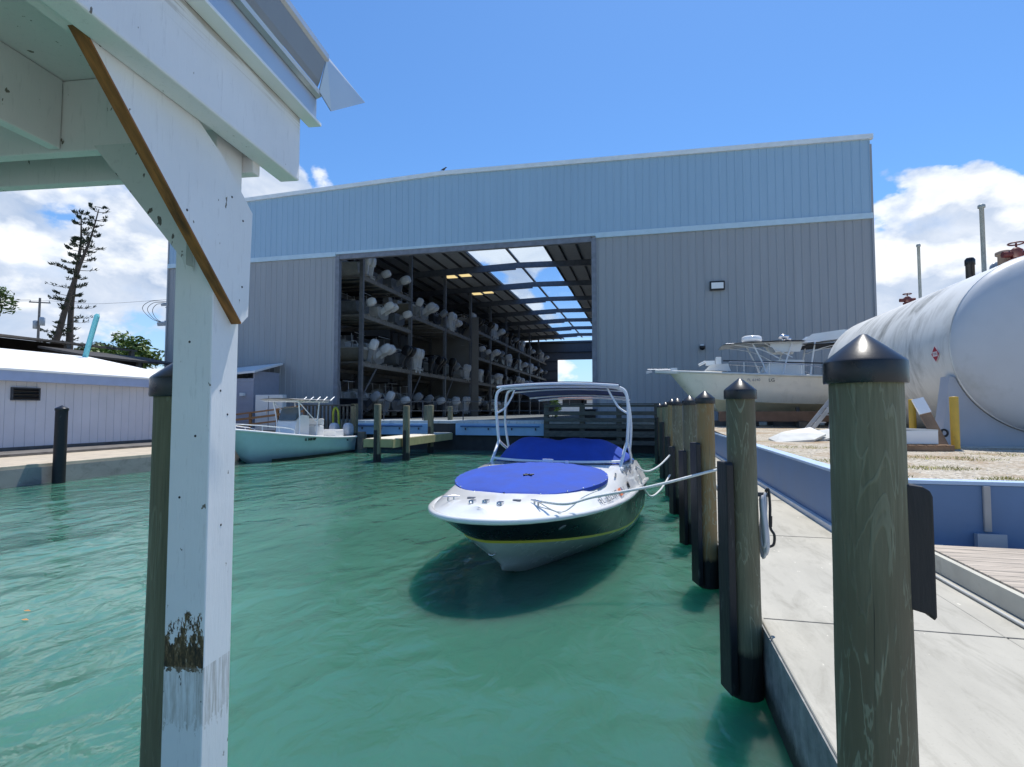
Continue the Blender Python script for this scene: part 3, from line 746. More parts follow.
# ================================================================ DOCK PLATFORM before the barn
PZ = 1.62
tag(MB().bx(-16.6, .9, 29.6, 32.68, -1, PZ - .16).build('platform_base', M('dark_bulkhead', (.035, .035, .035), .8, var=.3)), kind='structure')
tag(MB().bx(-16.6, .9, 29.55, 32.69, PZ - .157, PZ).build('platform_pavement', concrete('pale_platform_concrete', (.62, .62, .60)), bevel=.01), kind='structure')
for xa, xb, lab in ((-16.4, -11.75, 'pale blue painted dock fender panel left of the wooden finger pier'), (-10.2, -5.1, 'pale blue painted dock fender panel right of the wooden finger pier')):
    t = thing('dock_fender_panel', lab, 'dock panel', ((xa + xb) / 2, 29.4, .85), 0, 'blue panels along the barn dock')
    MB().bx(xa, xb, 29.38, 29.53, .83, 1.47).build('panel', LBLUE, t, True, bevel=.02)
    MB().bx(xa + .3, xb - .4, 29.31, 29.377, 1.28, 1.36).build('rub_rail', M('blue_rub_rail', (.05, .13, .30), .6), t, True, bevel=.01)
    p = MB()
    for k in range(4): x = xa + .6 + k * (xb - xa - 1.2) / 3; p.tube([(x, 29.3, 1.24), (x, 29.3, 1.12)], .04, 6)
    build_each(p, 'bolt', DARK, t, True)
# finger pier
fp = thing('finger_pier', 'short wooden finger pier with pale sunlit top before the barn door', 'pier', (-11, 25.5, 0))
MB().bx(-11.65, -10.4, 21.9, 29.35, .86, .98).build('deck', M('bleached_pier_boards', (.62, .58, .48), .8, var=.12, stretch=(1, 8, 1)), fp, True, bevel=.01)
p = MB(); p.bx(-10.398, -10.34, 21.85, 29.3, .60, .95); p.bx(-11.72, -11.652, 21.85, 29.3, .60, .95); p.bx(-11.65, -10.4, 21.8, 21.86, .62, .96)
build_each(p, 'skirt_board', M('yellowed_skirt_board', (.42, .36, .17), .8, var=.15), fp, True)
for k, (px, base, top, lab) in enumerate(((377, 462, 404, 'bare wooden piling at the near left corner of the finger pier'), (406, 460.5, 405.5, 'bare wooden piling at the near right corner of the finger pier'), (430.5, 453, 405, 'bare wooden piling midway along the finger pier, right side'), (450, 447, 406.5, 'bare wooden piling at the far end of the finger pier'), (426, 449, 405.5, 'bare wooden piling half hidden behind the midway pier piling'))):
    b = atZ(px, base, 0); d = (b - CAM).dot(FW); zt = CH + (411.5 - top) * d / FPX
    t = thing('bare_piling', lab, 'piling', (b.x, b.y, 0), 0, 'bare pilings of the finger pier')
    q = MB(); q.lathe([(.165, -1.5), (.16, 0), (.15, zt - .03), (.13, zt), (.001, zt + .005)], (0, 0, 0), 14); q.build('shaft', WOOD, t)
    q = MB(); q.bx(-.06, .06, -.21, -.15, -.6, zt * .55); q.build('rub_board', RUB, t, bevel=.01)

# plank fence on the right of the platform
fe = thing('plank_fence', 'weathered dark plank guard fence on the dock behind the runabout', 'fence', (-2.2, 29.0, .8))
fx0, fx1, fy = -5.05, .55, 29.0
for k in range(4):
    x = fx0 + (fx1 - fx0) * k / 3; MB().bx(x - .13, x + .13, fy - .13, fy + .13, -1, 2.5).build('post', OLDW, fe, True, bevel=.015)
for z, h in ((2.42, .12), (2.04, .20), (1.70, .2), (1.36, .2), (.98, .30), (.55, .22)):
    MB().bx(fx0 - .1, fx1 + .1, fy - .20, fy - .135, z - h / 2, z + h / 2).build('plank', OLDW, fe, True, bevel=.008)
MB().bx(fx0 - .15, fx1 + .15, fy - .24, fy + .05, 2.505, 2.545).build('cap_rail', OLDW, fe, True)
bx = thing('equipment_box', 'dark equipment box on the platform behind the plank fence', 'box', (-2.9, 30.4, PZ))
MB().bx(-3.3, -2.6, 30.1, 30.8, PZ + .05, 2.2).build('body', BLACKP, bx, True, bevel=.03); MB().bx(-3.35, -2.55, 30.05, 30.85, 2.2, 2.27).build('lid', DARK, bx, True, bevel=.02); MB().bx(-3.25, -3.15, 30.15, 30.75, PZ, PZ + .05).build('foot', DARK, bx, True); MB().bx(-2.75, -2.65, 30.15, 30.75, PZ, PZ + .05).build('foot', DARK, bx, True)

def leafmesh(mb, c, rad, n, size, rng, up=.3, squash=(1, 1, 1), shell=.5):
    c = V(c)
    for _ in range(n):
        d = V((rng.gauss(0, 1), rng.gauss(0, 1), rng.gauss(0, 1))).normalized(); r = rad * (shell + (1 - shell) * rng.random()) 
        p = c + V((d.x * r * squash[0], d.y * r * squash[1], d.z * r * squash[2]))
        ax = V((rng.gauss(0, 1), rng.gauss(0, 1), rng.gauss(0, .6))).normalized(); bx_ = ax.cross(V((rng.gauss(0, 1), rng.gauss(0, 1), rng.gauss(0, 1) + up))).normalized()
        s = size * rng.uniform(.6, 1.3)
        mb.add([p - ax * s, p + bx_ * s * .35, p + ax * s, p - bx_ * s * .35], [(0, 1, 2, 3)])
rng = random.Random(11)
YG = M('yellow_green_leaf', (.30, .36, .03), .6, var=.3)
pl = thing('potted_shrub', 'yellow-green shrub at the left end of the plank fence', 'plant', (-4.7, 29.6, PZ))
a = MB()
for k in range(6): leafmesh(a, (rng.uniform(-.15, .2), rng.uniform(-.1, .1), .35 + k * .16), .18, 45, .09, rng)
a.build('foliage', YG, pl)
a = MB(); a.tube([(0, 0, 0), (.03, 0, .6), (0, .02, 1.2)], [.03, .025, .01], 6); a.build('stem', BARK, pl)

# cable guard rail across the barn mouth
cr = thing('cable_guard_rail', 'thin dark cable guard rail across the barn doorway', 'railing', (-11, 31.6, PZ))
for k in range(5):
    x = -15.6 + k * 2.55; MB().tube([(x, 31.6, PZ), (x, 31.6, PZ + 1.15)], .035, 8).build('post', DARK, cr, True)
for z in (.55, 1.1): MB().tube([(-15.6, 31.6, PZ + z), (-5.4, 31.6, PZ + z)], .018, 6).build('cable', DARK, cr, True)

# left timber ramp rail
rr_ = thing('ramp_railing', 'brown timber handrail climbing past the seafoam boat to the barn', 'railing', (-20, 28.5, .7))
pts = [(-24.5, 28.4, 1.85), (-22.6, 28.4, 2.05), (-20.8, 28.4, 2.25), (-19, 28.4, 2.48)]
for a_, b_ in zip(pts, pts[1:]):
    for dz, h in ((0, .09), (-.32, .12), (-.68, .1)):
        MB().bar(V(a_) + V((0, 0, dz)), V(b_) + V((0, 0, dz)), .09, h).build('rail', BRNW, rr_, True)
for p in pts: MB().bx(p[0] - .07, p[0] + .07, 28.46, 28.6, .5, p[2] + .0).build('post', BRNW, rr_, True)
lt = thing('baluster_fence', 'dark wooden baluster fence at the seafoam boat\'s stern', 'fence', (-17.6, 28.3, .6))
MB().bx(-18.9, -15.7, 28.2, 28.38, 2.44, 2.52).build('top_rail', OLDW, lt, True); MB().bx(-18.9, -15.7, 28.25, 28.33, .95, 1.05).build('bottom_rail', OLDW, lt, True)
for k in range(14): MB().bx(-18.85 + k * .24, -18.77 + k * .24, 28.24, 28.34, .6, 2.438).build('baluster', OLDW, lt, True)
MB().bx(-15.9, -15.6, 28.2, 28.45, -.5, 2.56).build('end_post', WOOD, lt, True)
tag(MB().tube(arc([(-16.9, 28.1, 1.05), (-16.9, 28.05, 2.1), (-16.75, 28.05, 2.35), (-16.6, 28.05, 2.1), (-16.55, 28.05, 1.5), (-16.5, 28.1, 1.1)], 5), .06, 8).build('hose', YG), 'yellow-green hose looped over the dark baluster fence', 'hose')
tag(MB().bx(-20.79, -15.6, 28.41, 29.5, -1, .98).build('walkway', M('plank_walkway', (.24, .2, .15), .85, var=.25)), kind='structure')

# ================================================================ LEFT BUILDINGS
sb = thing('low_white_building', 'long low white board building with flat white roof on the left quay', 'building', (-25, 10, .65))
LX, LE = -22.62, 24.0
a = MB()
yy = -14.0
cols = []
while yy < LE - .05:
    cols += [(yy, 0), (yy + .33, 0), (yy + .335, -.02), (yy + .355, -.02)]; yy += .36
cols.append((LE, 0))
a.grid([[V((LX + d, y, .82)) for y, d in cols], [V((LX + d, y, 3.3)) for y, d in cols]], False)
a.bx(-31, LX - .03, LE - .06, LE, .7, 3.35)
a.build('wall', SHED, sb, True)
MB().bx(-31, LX + .03, -14, LE + .03, .5, .818).build('plinth', M('dark_plinth', (.10, .10, .10), .8, var=.3), sb, True)
MB().bx(LX - .1, LX + .42, -14.3, LE + .3, 3.24, 3.62).build('fascia', FASC, sb, True, bevel=.01)
a = MB(); a.prism([(LX + .46, -14.3, 3.605), (-29.6, -14.3, 5.05), (-29.6, -14.3, 5.12), (LX + .46, -14.3, 3.68)], (0, LE + 14.65, 0)); a.prism([(-29.6, -14.3, 5.05), (-36, -14.3, 3.9), (-36, -14.3, 3.97), (-29.6, -14.3, 5.12)], (0, LE + 14.65, 0))
a.build('roof', ROOFW, sb, True)
c = onplane(25, 394, (1, 0, 0), LX); v_ = MB()
v_.bx(LX, LX + .08, c.y - .5, c.y + .5, c.z - .24, c.z - .20); v_.bx(LX, LX + .08, c.y - .5, c.y + .5, c.z + .20, c.z + .24); v_.bx(LX, LX + .08, c.y - .5, c.y - .45, c.z - .2, c.z + .2); v_.bx(LX, LX + .08, c.y + .45, c.y + .5, c.z - .2, c.z + .2)
vo = v_.build('vent', DARK, sb, True)
v_ = MB(); v_.bx(LX - .01, LX + .006, c.y - .45, c.y + .45, c.z - .2, c.z + .2)
for k in range(3): v_.bar((LX + .04, c.y - .45, c.z - .13 + k * .13), (LX + .04, c.y + .45, c.z - .13 + k * .13), .1, .02, (.5, 0, 1))
v_.build('louvre', BLACKP, vo, True)
# annex in front of the barn
ax_ = thing('small_annex', 'small grey weatherboard annex with a white lean-to roof beside the barn', 'building', (-27, 31, .62))
a = MB()
for k in range(17): a.prism([(-30.5, 30.4 - .03, .65 + k * .21), (-23.9, 30.4 - .03, .65 + k * .21), (-23.9, 30.4, .86 + k * .21), (-30.5, 30.4, .86 + k * .21)], (0, .05, 0))
a.bx(-24.0, -23.9, 30.45, 32.9, .65, 4.7); a.build('wall', M('grey_lavender_boards', (.36, .37, .44), .6, var=.06), ax_, True)
MB().prism([(-30.8, 30.1, 4.05), (-23.6, 30.1, 4.55), (-23.6, 30.1, 4.68), (-30.8, 30.1, 4.18)], (0, 2.75, .7)).build('roof', ROOFW, ax_, True)
a = MB(); a.bx(-26.3, -25.3, 30.3, 30.36, .68, 2.75); do_ = a.build('door', M('grey_door', (.28, .29, .34), .5), ax_, True, bevel=.01)
MB().bx(-25.42, -25.36, 30.24, 30.3, 1.62, 1.72).build('handle', CHROME, do_, True)
MB().bx(-24.75, -24.45, 30.15, 30.36, 3.1, 3.3).build('lamp', TRIMW, ax_, True, bevel=.02)
# white panel boards behind the seafoam boat
wp = thing('white_cabinet', 'white upright cabinet standing behind the seafoam boat', 'cabinet', (-22.2, 30.0, .98))
MB().bx(-23.3, -21.4, 29.8, 30.2, .98, 3.15).build('body', GEL, wp, True, bevel=.02); a = MB(); a.bx(-22.38, -22.34, 29.79, 29.81, 1.1, 3.1); a.build('door_seam', GREYL, wp, True); MB().bx(-22.5, -22.44, 29.75, 29.8, 2.0, 2.3).build('handle', CHROME, wp, True)

# dark open shed behind
sh = thing('open_shed', 'dark open-fronted storage shed rising behind the low white building', 'shed', (-37, 20, .62))
SX = -34.
MB().bx(SX - 6, SX - 5.9, 0, 31, .6, 6.85).build('back_wall', M('dark_boards', (.05, .042, .035), .9, var=.3), sh, True)
MB().prism([(SX + .2, 0, 6.2), (SX - 6.2, 0, 6.9), (SX - 6.2, 0, 7.0), (SX + .2, 0, 6.32)], (0, 31.2, 0)).build('roof', M('brown_grey_roof', (.13, .11, .09), .8, var=.3), sh, True)
for k in range(8): MB().bx(SX - .12, SX + .12, .3 + k * 4.36, .55 + k * 4.36, .6, 6.2).build('post', M('grey_post', (.16, .14, .12), .8, var=.3), sh, True)
a = MB(); a.bx(SX - 5.8, SX - .3, 0, 31, 4.6, 4.75); a.build('loft_floor', M('dark_boards2', (.06, .045, .035), .9, var=.3), sh, True)
rb = random.Random(3); a = MB()
for k in range(26): y = rb.uniform(.5, 30); a.bx(SX - 3 - rb.random(), SX - 1.5, y, y + rb.uniform(.4, 1.2), 4.76, 4.9 + rb.random() * .9)
build_each(a, 'stored_crate', M('stored_brown', (.12, .06, .04), .9, var=.5), sh, True)
l2 = thing('lean_to', 'dark low lean-to roof between the open shed and the barn', 'lean-to', (-32, 29, .62))
MB().prism([(-30.0, 24.6, 5.12), (-33.6, 24.6, 5.75), (-33.6, 24.6, 5.87), (-30.0, 24.6, 5.24)], (0, 6.9, 0)).build('roof', M('dark_shingle', (.045, .043, .042), .85, var=.3, bmp=.3, bscale=10), l2, True)
for y in (24.9, 28, 31.2): MB().bx(-30.3, -30.1, y - .1, y + .1, .6, 5.13).build('post', OLDW, l2, True)
MB().bx(-33.5, -33.4, 24.8, 31.3, .6, 5.6).build('back_wall', M('dark_boards3', (.05, .045, .04), .9, var=.3), l2, True)
# teal leaning pole
b0 = atD(84, 361, 30); b1 = atD(97, 316, 30); bz = b0 + (b0 - b1) * 1.6
tp = thing('leaning_pole', 'teal painted pole leaning above the low white roof', 'pole', bz)
MB().tube([bz, b1], .13, 10).build('shaft', TEALP, tp, True); MB().tube([b1, b1 + (b1 - b0).normalized() * .12], [.14, .06], 10).build('end_cap', TEALP, tp, True)
# floodlight bracket on the barn corner
c = V((BX0 - .05, BY + .3, 9.0)); c = atY(160, 320, BY + .4); c.x = BX0 - .35
fl_ = thing('floodlight_bracket', 'metal floodlight bracket with looping wires on the barn\'s left corner', 'floodlight', c)
q = MB(); q.bar(c + V((.33, 0, .9)), c + V((-.25, 0, .9)), .06, .06); q.bar(c + V((.33, 0, -.1)), c + V((-.3, 0, -.1)), .06, .06); q.bar(c + V((-.1, 0, -.1)), c + V((-.1, 0, .9)), .05, .05); q.build('arm', ENG, fl_, True)
MB().box(c + V((-.3, -.1, -.3)), (.75, .4, .28), Matrix.Rotation(.3, 3, 'X')).build('lamp_head', M('pale_lamp_metal', (.4, .44, .48), .4), fl_, True, bevel=.03)
MB().box(c + V((-.15, -.1, 1.1)), (.6, .3, .2), Matrix.Rotation(.3, 3, 'X')).build('lamp_head', MATS['pale_lamp_metal'], fl_, True, bevel=.03)
for k in range(3):
    q = MB(); q.tube(arc([c + V((-.1, -.1, 1.1 + k * .1)), c + V((-.9 - k * .3, -.1, 1.15 + k * .12)), c + V((-1.3 - k * .45, -.1, .7 + k * .1)), c + V((-.95 - k * .2, -.1, .1)), c + V((-.3, -.1, -.25))], 6), .02, 5); q.build('wire', DARK, fl_, True)

# ================================================================ TREES, POLE
def norfolk(label, path, seed, gap=(.3, .45), side=0):
    rng = random.Random(seed); pts = arc(path, 8); n = len(pts)
    t = thing('norfolk_pine', label, 'tree', pts[0], 0, 'Norfolk pines behind the sheds')
    H = pts[-1].z - pts[0].z
    a = MB(); lim = MB().tube(pts, [.50 * (1 - .9 * i / (n - 1)) for i in range(n)], 9)
    wh = 24
    for k in range(wh):
        f = .06 + .94 * k / (wh - 1); i = min(n - 2, int(f * (n - 1))); fr = f * (n - 1) - i; p = pts[i].lerp(pts[i + 1], fr)
        p = p + V((0, 0, rng.uniform(-.3, .3)))
        thin = gap[0] < f < gap[1]
        R0 = H * (.10 * max(0, 1 - f) ** .5 + .045) * rng.uniform(.55, 1.3)
        for b in range(rng.choice((2, 3, 4, 4)) - (1 if thin else 0)):
            an = rng.uniform(0, 6.28); L = R0 * rng.uniform(.35, 1.2); d = V((math.cos(an), math.sin(an), 0))
            ends = [p + d * (L * s_) + V((0, 0, (-.10 * s_ + .22 * s_ * s_) * L)) for s_ in (0, .25, .5, .75, 1)]
            lim.tube(ends, [.06, .05, .04, .03, .02], 4)
            bare = rng.uniform(.05, .7)
            for q in range(rng.randrange(10, 34)):
                s_ = bare + (1 - bare) * rng.random() ** .8; j = min(3, int(s_ * 4)); c = ends[j].lerp(ends[j + 1], s_ * 4 - j)
                side_ = d.cross(V((0, 0, 1))) * rng.uniform(-.30, .30) * (.35 + .5 * s_)
                c = c + side_ + V((0, 0, rng.uniform(-.10, .22)))
                u = (d * rng.uniform(.2, 1.0) + side_ * .9 + V((rng.gauss(0, .3), rng.gauss(0, .3), .5))).normalized() * rng.uniform(.2, .5)
                w_ = u.orthogonal().normalized() * rng.uniform(.05, .11)
                a.add([c - w_, c + w_, c + u + w_ * .2, c + u - w_ * .2], [(0, 1, 2, 3)])
    lim.build('trunk', BARK, t, True); a.build('crown', LEAFD, t, True)
D1, D2 = 78, 80
norfolk('tall Norfolk pine leaning right, its trunk bent outward low down', [atD(50, 352, D1), atD(58, 335, D1), atD(68, 300, D1), atD(80, 265, D1), atD(90, 240, D1), atD(99, 209, D1)], 21)
norfolk('straighter Norfolk pine with a bare lower trunk beside the leaning one', [atD(69, 352, D2), atD(70, 330, D2), atD(72, 300, D2), atD(78, 262, D2), atD(81, 240, D2), atD(81, 213, D2)], 22)
def bushy(label, c, base_z, rad, n, size, seed, mat=LEAF, blobs=9, squash=(1, 1, .8), group='leafy trees in the background', name='broadleaf_tree', group_ok=True):
    rng = random.Random(seed); c = V(c); t = thing(name, label, 'tree', (c.x, c.y, base_z), 0, group)
    tr = MB(); tr.tube([(c.x, c.y, base_z), (c.x + .1, c.y, (base_z + c.z) / 2), (c.x, c.y, c.z)], [rad * .09, rad * .07, rad * .04], 8)
    a = MB()
    for k in range(blobs):
        d = V((rng.gauss(0, 1), rng.gauss(0, 1), rng.gauss(0, .9))).normalized() * rad * rng.uniform(.35, .75); p = c + V((d.x * squash[0], d.y * squash[1], d.z * squash[2]))
        tr.tube([c - V((0, 0, rad * .3)), c.lerp(p, .5), p], [rad * .04, rad * .025, rad * .012], 5)
        leafmesh(a, p, rad * rng.uniform(.32, .5), n // blobs, size, rng, .6, (1, 1, .8), .35)
    tr.build('trunk', BARK, t, True); a.build('crown', mat, t, True)
bushy('bright green leafy tree rising over the dark lean-to roof', atD(130, 352, 50), .6, 2.7, 2600, .24, 31, M('bright_leaf', (.10, .17, .03), .55, var=.45, scale=1.4), 14, (1.15, 1., .62))
bushy('small dull green tree right of the pine trunks', atD(84, 352, 62), .6, 1.5, 700, .22, 32, M('dull_leaf', (.09, .11, .05), .7, var=.35))
bushy('pale grey-green tree just left of the bright leafy one', atD(105, 352, 58), .6, 1.8, 800, .22, 33, M('pale_leaf', (.12, .14, .07), .7, var=.35))
bushy('green tree barely showing at the left edge of the view', atD(-9, 303, 42), .6, 1.9, 900, .22, 34, LEAF, 10, (1, 1, 1.1))
bushy('green tree glimpsed through the rear door, left one', atD(564, 391, 150), 1.5, 2.6, 700, .5, 35, LEAF, 8)
bushy('green tree glimpsed through the rear door, right one', atD(577, 389, 150), 1.5, 3.0, 800, .5, 36, LEAF, 8)
# house beyond the barn
hb = thing('far_house', 'small white house seen through the barn\'s rear door', 'house', (-24, 145, 1.55))
h0 = atY(548, 412, 145); h1 = atY(600, 412, 145)
MB().bx(h0.x, h1.x, 145, 152, 1.5, 5.2).build('wall', GEL, hb, True)
MB().prism([(h0.x - .4, 144.6, 5.2), (h1.x + .4, 144.6, 5.2), (h1.x + .4, 148.5, 6.4), (h0.x - .4, 148.5, 6.4)], (0, 0, .15)).build('roof', M('red_brown_roof', (.3, .14, .1), .8), hb, True)
for px, w_, hh in ((566, .9, .9), (577, 1.9, 1.1), (584, .7, .5)):
    cc = atY(px, 402, 145); f = MB().bx(cc.x - w_, cc.x + w_, 144.9, 144.99, cc.z - hh, cc.z + hh).build('window', DARK, hb, True); MB().bx(cc.x - w_ * .9, cc.x + w_ * .9, 144.86, 144.895, cc.z - hh * .9, cc.z + hh * .9).build('pane', M('dark_pane', (.02, .025, .03), .1), f, True)
# utility pole
pb = atD(37, 350, 74); pt = atD(40, 298, 74)
up_ = thing('utility_pole', 'wooden utility pole carrying transformers left of the pines', 'utility pole', (pb.x, pb.y, .62))
WP = M('pole_wood', (.20, .18, .16), .85, var=.2)
MB().tube([(pb.x, pb.y, .6), (pt.x, pt.y, pt.z)], [.2, .13], 10).build('pole', WP, up_, True)
q = MB(); q.bar(pt + V((-1.0, -.6, -.6)), pt + V((1.0, .6, -.6)), .12, .14); q.build('crossarm', WP, up_, True)
for s_ in (-.9, 0, .9): MB().lathe([(.03, 0), (.07, .05), (.04, .12), (.07, .18), (.02, .25)], pt + V((s_, s_ * .6, -.53)), 8).build('insulator', GELG, up_, True)
for s_ in (-1, 1): MB().lathe([(.05, 0), (.30, .03), (.32, 1.0), (.25, 1.1), (.03, 1.15)], pt + V((s_ * .55, 0, -3.9 + .2 * s_)), 12).build('transformer', M('grey_transformer', (.40, .45, .50), .5), up_, True)
for s_ in (-.9, .9): MB().tube(arc([pt + V((s_, s_ * .6, -.3)), pt + V((s_ - 14, -9, -1.6)), pt + V((s_ - 30, -18, -1.6))], 6), .02, 4).build('wire', DARK, up_, True)
MB().tube(arc([pt + V((.9, .5, -.3)), pt + V((7, 3, -.5)), pt + V((22, 8, 1.0))], 6), .02, 4).build('wire', DARK, up_, True)

# ================================================================ PILINGS right
PX = .70
def piling(x, y, zt, label, mat, rub, seed=0, r=.110, tilt=0, rz=0):
    t = thing('capped_piling', label, 'piling', (x, y, 0), rz, 'capped pilings round the boat slip')
    t.rotation_euler = ((seed * 37 % 11 - 5) * .0016, (seed * 53 % 13 - 6) * .0014, rz) if seed > 1 else (0, 0, rz)
    rs = random.Random(seed); a = MB(); n = 28; rows = []
    for z in [-1.5, -.3, 0, .2, .4, .7, 1., 1.3, 1.6, 1.9, zt - .10]:
        rows.append([V(((r * 1.03 - .004 * z + rs.uniform(-.0015, .0015)) * math.cos(q), (r * 1.03 - .004 * z + rs.uniform(-.0015, .0015)) * math.sin(q), z)) for q in [2 * math.pi * k / n for k in range(n)]])
    a.grid(rows, True, True); a.build('shaft', mat, t)
    c = MB(); R_ = r * 1.09
    c.lathe([(R_ * .985, zt - .105), (R_, zt - .098), (R_ * .995, zt - .040), (R_ * .985, zt - .035)], n=40)
    c.lathe([(R_ * .985, zt - .0349), (R_ * .95, zt - .029), (R_ * .5, zt + .016), (R_ * .10, zt + .054), (R_ * .01, zt + .058)], n=48)
    c.build('cap', BLK, t)
    if rub:
        b = MB(); ang, zb, z1, w_ = rub
        Mz = Matrix.Rotation(ang, 3, 'Z'); th = .06
        prof = [(-w_ / 2, zb), (w_ / 2, zb - .01), (w_ / 2, z1 - .02), (w_ / 2 - .02, z1), (-w_ / 2 + .02, z1)] 
        b.prism([Mz @ V((r + .003, p[0], p[1])) for p in prof], Mz @ V((th, 0, 0))); ob = b.build('rub_board', RUB, t, bevel=.008); clean(ob)
    return t
def pxX(px, Y): 
    r = ray(px, 411); return Y * r.x / r.y
W_, E_ = math.pi, 0
piling(.693, 2.03, 2.325, 'tall green-grey capped piling in the right foreground, the largest one', WOOD, None, 1)
t = bpy.data.objects['capped_piling']; b = MB()
b.prism([(.06, -.06, 1.535), (.135, -.06, 1.515), (.150, -.06, 1.497), (.157, -.06, 1.51), (.157, -.06, 1.87), (.150, -.06, 1.888), (.13, -.06, 1.90), (.06, -.06, 1.91)], (0, .12, 0)); clean(b.build('rub_board', RUB, t, bevel=.006))
piling(pxX(742, 4.62), 4.62, 2.33, 'green-grey capped piling with a hose coil on its right side', WOOD, (W_ + .35, .05, 1.75, .17), 2)
piling(pxX(706, 7.3), 7.3, 2.33, 'tan brown capped piling with the white bow line around it', TANWOOD, (W_ + .35, .05, 1.75, .2), 3)
piling(pxX(690, 9.6), 9.6, 2.34, 'grey-green capped piling just behind the tan one', WOOD, (W_ + .4, .0, 1.5, .2), 4)
piling(pxX(677.5, 12.3), 12.3, 2.36, 'third capped piling back along the dock from the hose-coil piling', WOOD, (W_ + .4, .0, 1.4, .2), 5)
piling(pxX(672, 14.8), 14.8, 2.40, 'brownish capped piling, fourth back from the hose-coil piling, just past the bowrider\'s stern', TANWOOD, (W_ + .4, .0, 1.5, .2), 6)
piling(pxX(665.5, 18.6), 18.6, 2.38, 'second farthest capped piling of the right dock row', WOOD, (W_ + .4, .0, 1.8, .25), 7)
piling(pxX(659.5, 23.5), 23.5, 2.40, 'farthest capped piling of the right dock row by the fence', WOOD, (W_ + .4, .0, 1.9, .25), 8)
b = onplane(59, 470, (1, 0, 0), -17.08); piling(b.x, b.y, 2.26, 'dark capped piling against the left quay before the white building', RUB, None, 9, .16)

# ================================================================ WHITE SHELTER
A6 = R(6); N = V((math.cos(A6), math.sin(A6), 0)); Mv = V((-math.sin(A6), math.cos(A6), 0)); Z = V((0, 0, 1))
pc = CAM + ray(205, 600) * 1.8; po, pm = N.dot(pc), Mv.dot(pc)
S = .14
she = thing('dock_shelter', 'white painted timber dock shelter post and roof corner in the left foreground', 'shelter', (pc - N * S / 2 + Mv * S / 2) - Z * pc.z, A6)
SW = WM[she.name]
def L3(n, m, z): return N * n + Mv * m + Z * z
def sbox(mb, n0, n1, m0, m1, z0, z1):
    return mb.box(L3((n0 + n1) / 2, (m0 + m1) / 2, (z0 + z1) / 2), (n1 - n0, m1 - m0, z1 - z0), Matrix.Rotation(A6, 3, 'Z'))
def bp(x, y, off):
    w_ = onplane(x, y, N, po + off); return Mv.dot(w_), w_.z
TH = .034
mB, zB = bp(294, 177, .115); mT, zT = bp(305, 109, .115)
ME = (mB + mT) / 2 + .005; ZBB = zB; ZBT = zT
a = MB(); sbox(a, po - S, po, pm, pm + S, -2, ZBB + .12)
a.build('post', POSTP, she, True, bevel=.004)
def weathered_beam():
    m = white_paint('weathered_beam_paint'); nt = m.node_tree; bs = nt.nodes['Principled BSDF']; src = bs.inputs['Base Color'].links[0].from_socket
    tc = nt.nodes.new('ShaderNodeTexCoord'); sp_ = nt.nodes.new('ShaderNodeSeparateXYZ'); nt.links.new(tc.outputs['Object'], sp_.inputs[0])
    wob = nn(nt, 'ShaderNodeMath', operation='MULTIPLY_ADD'); wob.inputs[1].default_value = .16; nt.links.new(noise(nt, coords(nt, (1, 1.6, 1), rnd=False), 1.6, 3), wob.inputs[0]); nt.links.new(sp_.outputs['Z'], wob.inputs[2])
    zone = ramp(nt, nn_sub(nt, wob.outputs[0], ZBT - .10), [(.045, 0), (.17, 1)])
    lines = ramp(nt, noise(nt, coords(nt, (1, 1.1, 34), rnd=False), 2.4, 4, .6, .5), [(.46, 0), (.56, 1)])
    k = nn(nt, 'ShaderNodeMath', operation='MULTIPLY'); nt.links.new(zone, k.inputs[0]); nt.links.new(lines, k.inputs[1])
    c = mixc(nt, k.outputs[0], src, (.24, .21, .16)); nt.links.new(c, bs.inputs['Base Color']); return m
def nn_sub(nt, a_, b_):
    n = nn(nt, 'ShaderNodeMath', operation='SUBTRACT'); nt.links.new(a_, n.inputs[0]); n.inputs[1].default_value = b_; return n.outputs[0]
BEAMP = weathered_beam()
# doubled outer beam along the eave
a = MB(); sbox(a, po + TH + .002, po + .115, pm - 3.2, ME, ZBB, ZBT); a.build('eave_beam', BEAMP, she, True, bevel=.006)
# diagonal brace nailed on the post face
pts = [bp(*q, TH) for q in ((81, 22), (90, 12), (150, 60), (189, 107), (222, 156), (245, 200), (252, 214), (247.5, 316), (241, 323))]
a = MB(); a.prism([L3(po + .002, m, z) for m, z in pts], N * (TH - .002)); a.build('knee_brace', WPAINT, she, True, bevel=.003)
e0, e1 = bp(81, 22, TH), bp(241, 323, TH)
a = MB(); A_, B_ = L3(po + TH / 2, *e0), L3(po + TH / 2, *e1); dn = (B_ - A_).normalized(); nb = N.cross(dn).normalized()
if nb.z > 0: nb = -nb
a.prism([L3(po, *e0) , L3(po, *e1), L3(po, *e1) + nb * .006, L3(po, *e0) + nb * .006], N * (TH + .002)); a.build('raw_edge', BRACE_E, she, True)
a = MB()
for px, py in ((232, 197), (243, 221), (242, 287), (187, 210), (100, 45)):
    m_, z_ = bp(px, py, TH); a.lathe([(.004, -.002), (.004, .001), (.001, .0015)], L3(po + TH, m_, z_), 8, Matrix.Rotation(A6, 3, 'Z') @ Matrix.Rotation(R(90), 3, 'Y'))
build_each(a, 'nail', BLACKP, she, True)
a = MB()
for dn_, z_ in ((-.08, 2.36), (-.05, 2.05), (-.10, 1.85)): a.lathe([(.004, -.002), (.004, .001), (.001, .0015)], L3(po + dn_, pm, z_), 8, Matrix.Rotation(A6, 3, 'Z') @ Matrix.Rotation(R(90), 3, 'X'))
